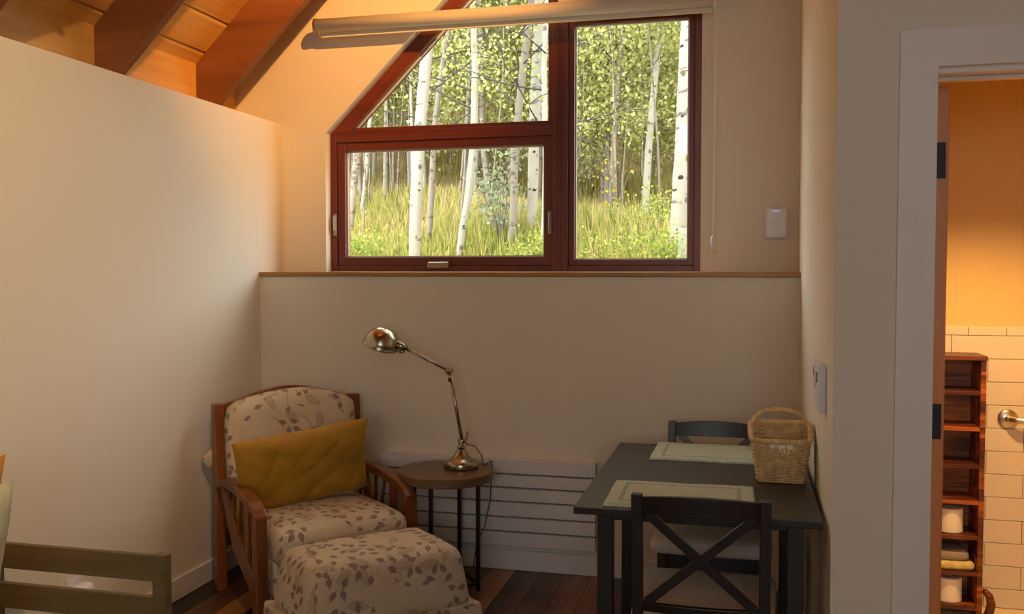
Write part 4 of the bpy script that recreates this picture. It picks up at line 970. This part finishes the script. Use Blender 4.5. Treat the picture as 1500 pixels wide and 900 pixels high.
aspen([(-2.224, 9.8, 1.838, 0.051), (-2.217, 9.8, 2.277, 0.055), (-2.202, 9.8, 2.822, 0.058), (-2.188, 9.8, 3.221, 0.058), (-2.166, 9.8, 3.797, 0.055), (-2.144, 9.8, 4.37, 0.051)], 'aspen', 'white straight aspen with dark knots close to the window mullion', bare[1], 3.6, 1.1, 0.2)
aspen([(-1.896, 8.8, 1.593, 0.026), (-1.869, 8.8, 1.999, 0.03), (-1.857, 8.8, 2.521, 0.033), (-1.871, 8.8, 2.976, 0.029), (-1.878, 8.8, 3.494, 0.026), (-1.852, 8.8, 4.008, 0.023)], 'aspen', 'thin pale aspen half hidden by the window mullion', bare[0], 2.7, 1.0, 5.2)
aspen([(-5.056, 11.5, 2.259, 0.041), (-5.024, 11.5, 2.546, 0.045), (-4.983, 11.5, 2.904, 0.05), (-4.961, 11.5, 3.217, 0.045), (-4.91, 11.5, 3.705, 0.036)], 'dead_bark', 'peeling dead brown trunk at the left edge of the awning pane', None, 3.0)
aspen([(-5.94, 14.0, 2.716, 0.033), (-5.878, 14.0, 3.204, 0.038), (-5.84, 14.0, 3.746, 0.038), (-5.778, 14.0, 4.176, 0.033), (-5.716, 14.0, 4.927, 0.033)], 'aspen', 'small pale aspen behind the peeling dead trunk', protos[1], 4.2, 0.9)
aspen([(-0.55, 8.0, 1.708, 0.078), (-0.54, 8.0, 1.938, 0.075), (-0.525, 8.0, 2.282, 0.072), (-0.511, 8.0, 2.624, 0.066), (-0.498, 8.0, 3.135, 0.06), (-0.484, 8.0, 3.586, 0.054), (-0.47, 8.0, 3.979, 0.051)], 'aspen', 'stout white aspen at the right edge of the tall casement', protos[2], 4.1, 1.0, 1.0)
aspen([(-1.308, 12.5, 1.964, 0.05), (-1.284, 12.5, 2.462, 0.05), (-1.252, 12.5, 3.092, 0.05), (-1.21, 12.5, 3.629, 0.045), (-1.159, 12.5, 4.163, 0.041), (-1.118, 12.5, 4.694, 0.036), (-1.086, 12.5, 5.224, 0.031)], 'aspen', 'pale aspen rising among leaves left of the stout white aspen', protos[3], 3.4, 0.95, 0.7)
aspen([(-2.273, 15.0, 1.986, 0.028), (-2.242, 15.0, 2.667, 0.028), (-2.223, 15.0, 3.433, 0.027), (-2.183, 15.0, 4.411, 0.022)], 'aspen_grey', 'very thin straight trunk in the left half of the tall casement', protos[0], 3.2, 0.85, 2.0)
aspen([(-2.451, 17.0, 2.262, 0.037), (-2.405, 17.0, 3.192, 0.037), (-2.358, 17.0, 3.932, 0.031), (-2.325, 17.0, 4.915, 0.025)], 'aspen_grey', 'slender trunk close behind the very thin one in the casement', protos[1], 3.6, 0.9, 4.0)
# the woods behind
k = 0; placed = []
while k < 170:
    y_ = 13 + 32 * random.random() ** 1.2; x_ = y_ * random.uniform(-0.62, 0.10)
    if any((x_ - a) ** 2 + (y_ - b) ** 2 < 0.45 for a, b in placed): continue
    placed.append((x_, y_)); b0 = gz(x_, y_); lean = random.uniform(-0.05, 0.05); r0 = random.uniform(0.022, 0.055)
    pts = [(x_ + lean * h_ + 0.05 * random.uniform(-1, 1), y_, b0 + h_, r0 * (1 - h_ / 11)) for h_ in (0.0, 1.2, 2.4, 3.6, 4.8)]
    rightish = x_ / y_ > -0.24
    cz = b0 + (random.uniform(-0.1, 0.9) if rightish else random.uniform(0.4, 1.6))
    aspen(pts, random.choice(('aspen', 'aspen_grey', 'aspen_grey', 'dead_bark')), 'slender aspen in the dense woods behind the nearer trunks', protos[k % 4], cz, random.uniform(0.85, 1.15), random.uniform(0, 6.28), 'aspens of the woods behind', 6)
    k += 1
k = 0
while k < 95:
    y_ = random.uniform(11.5, 27); x_ = y_ * random.uniform(-0.58, 0.06)
    if any((x_ - a) ** 2 + (y_ - b) ** 2 < 0.09 for a, b in placed): continue
    placed.append((x_, y_)); b0 = gz(x_, y_); lean = random.uniform(-0.09, 0.09); r0 = random.uniform(0.010, 0.024); hs = random.uniform(2.0, 4.2)
    pts = [(x_ + lean * h_ * hs + 0.06 * random.uniform(-1, 1), y_ , b0 - 0.05 + h_ * hs, r0 * (1 - 0.6 * h_)) for h_ in (0, 0.3, 0.6, 1.0)]
    tag(MB().tube([Vector(p[:3]) for p in pts], [p[3] for p in pts], 5, caps=False).build('bare_sapling', random.choice(('aspen_grey', 'aspen_grey', 'dead_bark')), None, 0, True), 'thin bare sapling stem standing among the aspens', 'tree', 'bare saplings in the woods')
    k += 1
# saplings and shrubs
def shrub(x_, y_, h_, rad, mat, label, leaves, size, name='shrub', group=None):
    b0 = gz(x_, y_); o = empty(name, (x_, y_, b0), 0, label, 'shrub', group); st = MB(); cl = []
    rg = random.Random(int(x_ * 100 + y_ * 10))
    for k in range(9):
        a = rg.uniform(0, 6.28); rr = rad * rg.uniform(0.2, 1.0); hh = h_ * rg.uniform(0.55, 1.0)
        pts = [(0, 0, 0), (rr * 0.3 * math.cos(a), rr * 0.3 * math.sin(a), hh * 0.5), (rr * math.cos(a), rr * math.sin(a), hh)]
        st.tube(pts, [0.009, 0.006, 0.003], 4, caps=False)
        for f in (0.55, 0.8, 1.0): cl.append((rr * f * math.cos(a), rr * f * math.sin(a), hh * f))
    st.build('stems', 'twig', o); per = leaves // len(cl)
    C_ = np.concatenate([np.array(c_)[None] + RNG.normal(size=(per, 3)) * rad * 0.26 for c_ in cl]); C_[:, 2] = np.abs(C_[:, 2]); n = len(C_)
    link('foliage', leaf_mesh('foliage', C_, RNG.uniform(0.7, 1.2, n) * size, mat, RNG.normal(0.5, 0.25, n), 0.0), None, o)
shrub(-2.52, 9.6, 1.25, 0.32, 'silver', 'silvery green sapling in front of the grey brown aspen', 500, 0.05, 'sapling')
shrub(-1.62, 11.8, 1.25, 0.22, 'yellow_leaf', 'sapling with a few bright yellow leaves', 45, 0.05, 'sapling')
SH = 'low yellow green shrub in the grass '
for (x_, y_, h_, rd, lb) in [(-0.52, 7.3, 0.42, 0.40, SH + 'at the foot of the stout white aspen'), (-1.0, 8.0, 0.34, 0.40, SH + 'between the stout aspen and the mullion'), (-1.72, 8.2, 0.40, 0.28, 'darker round shrub beside the mullion of the casement'),
                             (-0.85, 9.4, 0.62, 0.45, 'taller pale shrub behind the low shrubs in the casement'), (-3.50, 8.0, 0.42, 0.34, 'green shrub at the left end of the awning pane')]:
    shrub(x_, y_, h_, rd, 'shrub', lb, 1300, 0.030, 'shrub')
# tall grass (uncountable)
n = 150000
yy = 6.2 + 33 * RNG.random(n) ** 1.7; xx = yy * RNG.uniform(-0.66, 0.14, n)
zz = np.array([gz(a, b) for a, b in zip(xx, yy)]) - 0.03
hh = RNG.uniform(0.16, 0.50, n) * (0.8 + 0.4 * np.sin(xx * 1.3 + yy)); ww = RNG.uniform(0.004, 0.010, n) * (1 + yy / 14)
ang = RNG.uniform(0, 6.28, n); ln = RNG.uniform(0.05, 0.28, n) * hh; la = RNG.uniform(0, 6.28, n)
dx, dy = np.cos(ang) * ww, np.sin(ang) * ww; tx, ty = np.cos(la) * ln, np.sin(la) * ln
v = np.zeros((n, 5, 3))
v[:, 0] = np.stack([xx - dx, yy - dy, zz], 1); v[:, 1] = np.stack([xx + dx, yy + dy, zz], 1)
v[:, 2] = np.stack([xx + dx * .7 + tx * .35, yy + dy * .7 + ty * .35, zz + hh * 0.6], 1); v[:, 4] = np.stack([xx - dx * .7 + tx * .35, yy - dy * .7 + ty * .35, zz + hh * 0.6], 1)
v[:, 3] = np.stack([xx + tx, yy + ty, zz + hh], 1)
me = bpy.data.meshes.new('tall_grass'); me.vertices.add(n * 5); me.vertices.foreach_set('co', v.ravel())
me.loops.add(n * 5); me.loops.foreach_set('vertex_index', np.arange(n * 5)); me.polygons.add(n)
me.polygons.foreach_set('loop_start', np.arange(0, n * 5, 5)); me.polygons.foreach_set('loop_total', np.full(n, 5)); me.update(calc_edges=True)
tint = 0.50 + 0.2 * np.sin(xx * 0.9 + 1.0) * np.cos(yy * 0.7) + RNG.normal(0, 0.2, n) + 0.018 * (yy - 8)
at = me.attributes.new('tint', 'FLOAT', 'POINT'); at.data.foreach_set('value', np.repeat(np.clip(tint, 0, 1), 5).astype(np.float32))
tag(link('tall_grass', me, 'grass'), 'tall yellow green meadow grass under the aspens', 'grass', None, 'stuff')
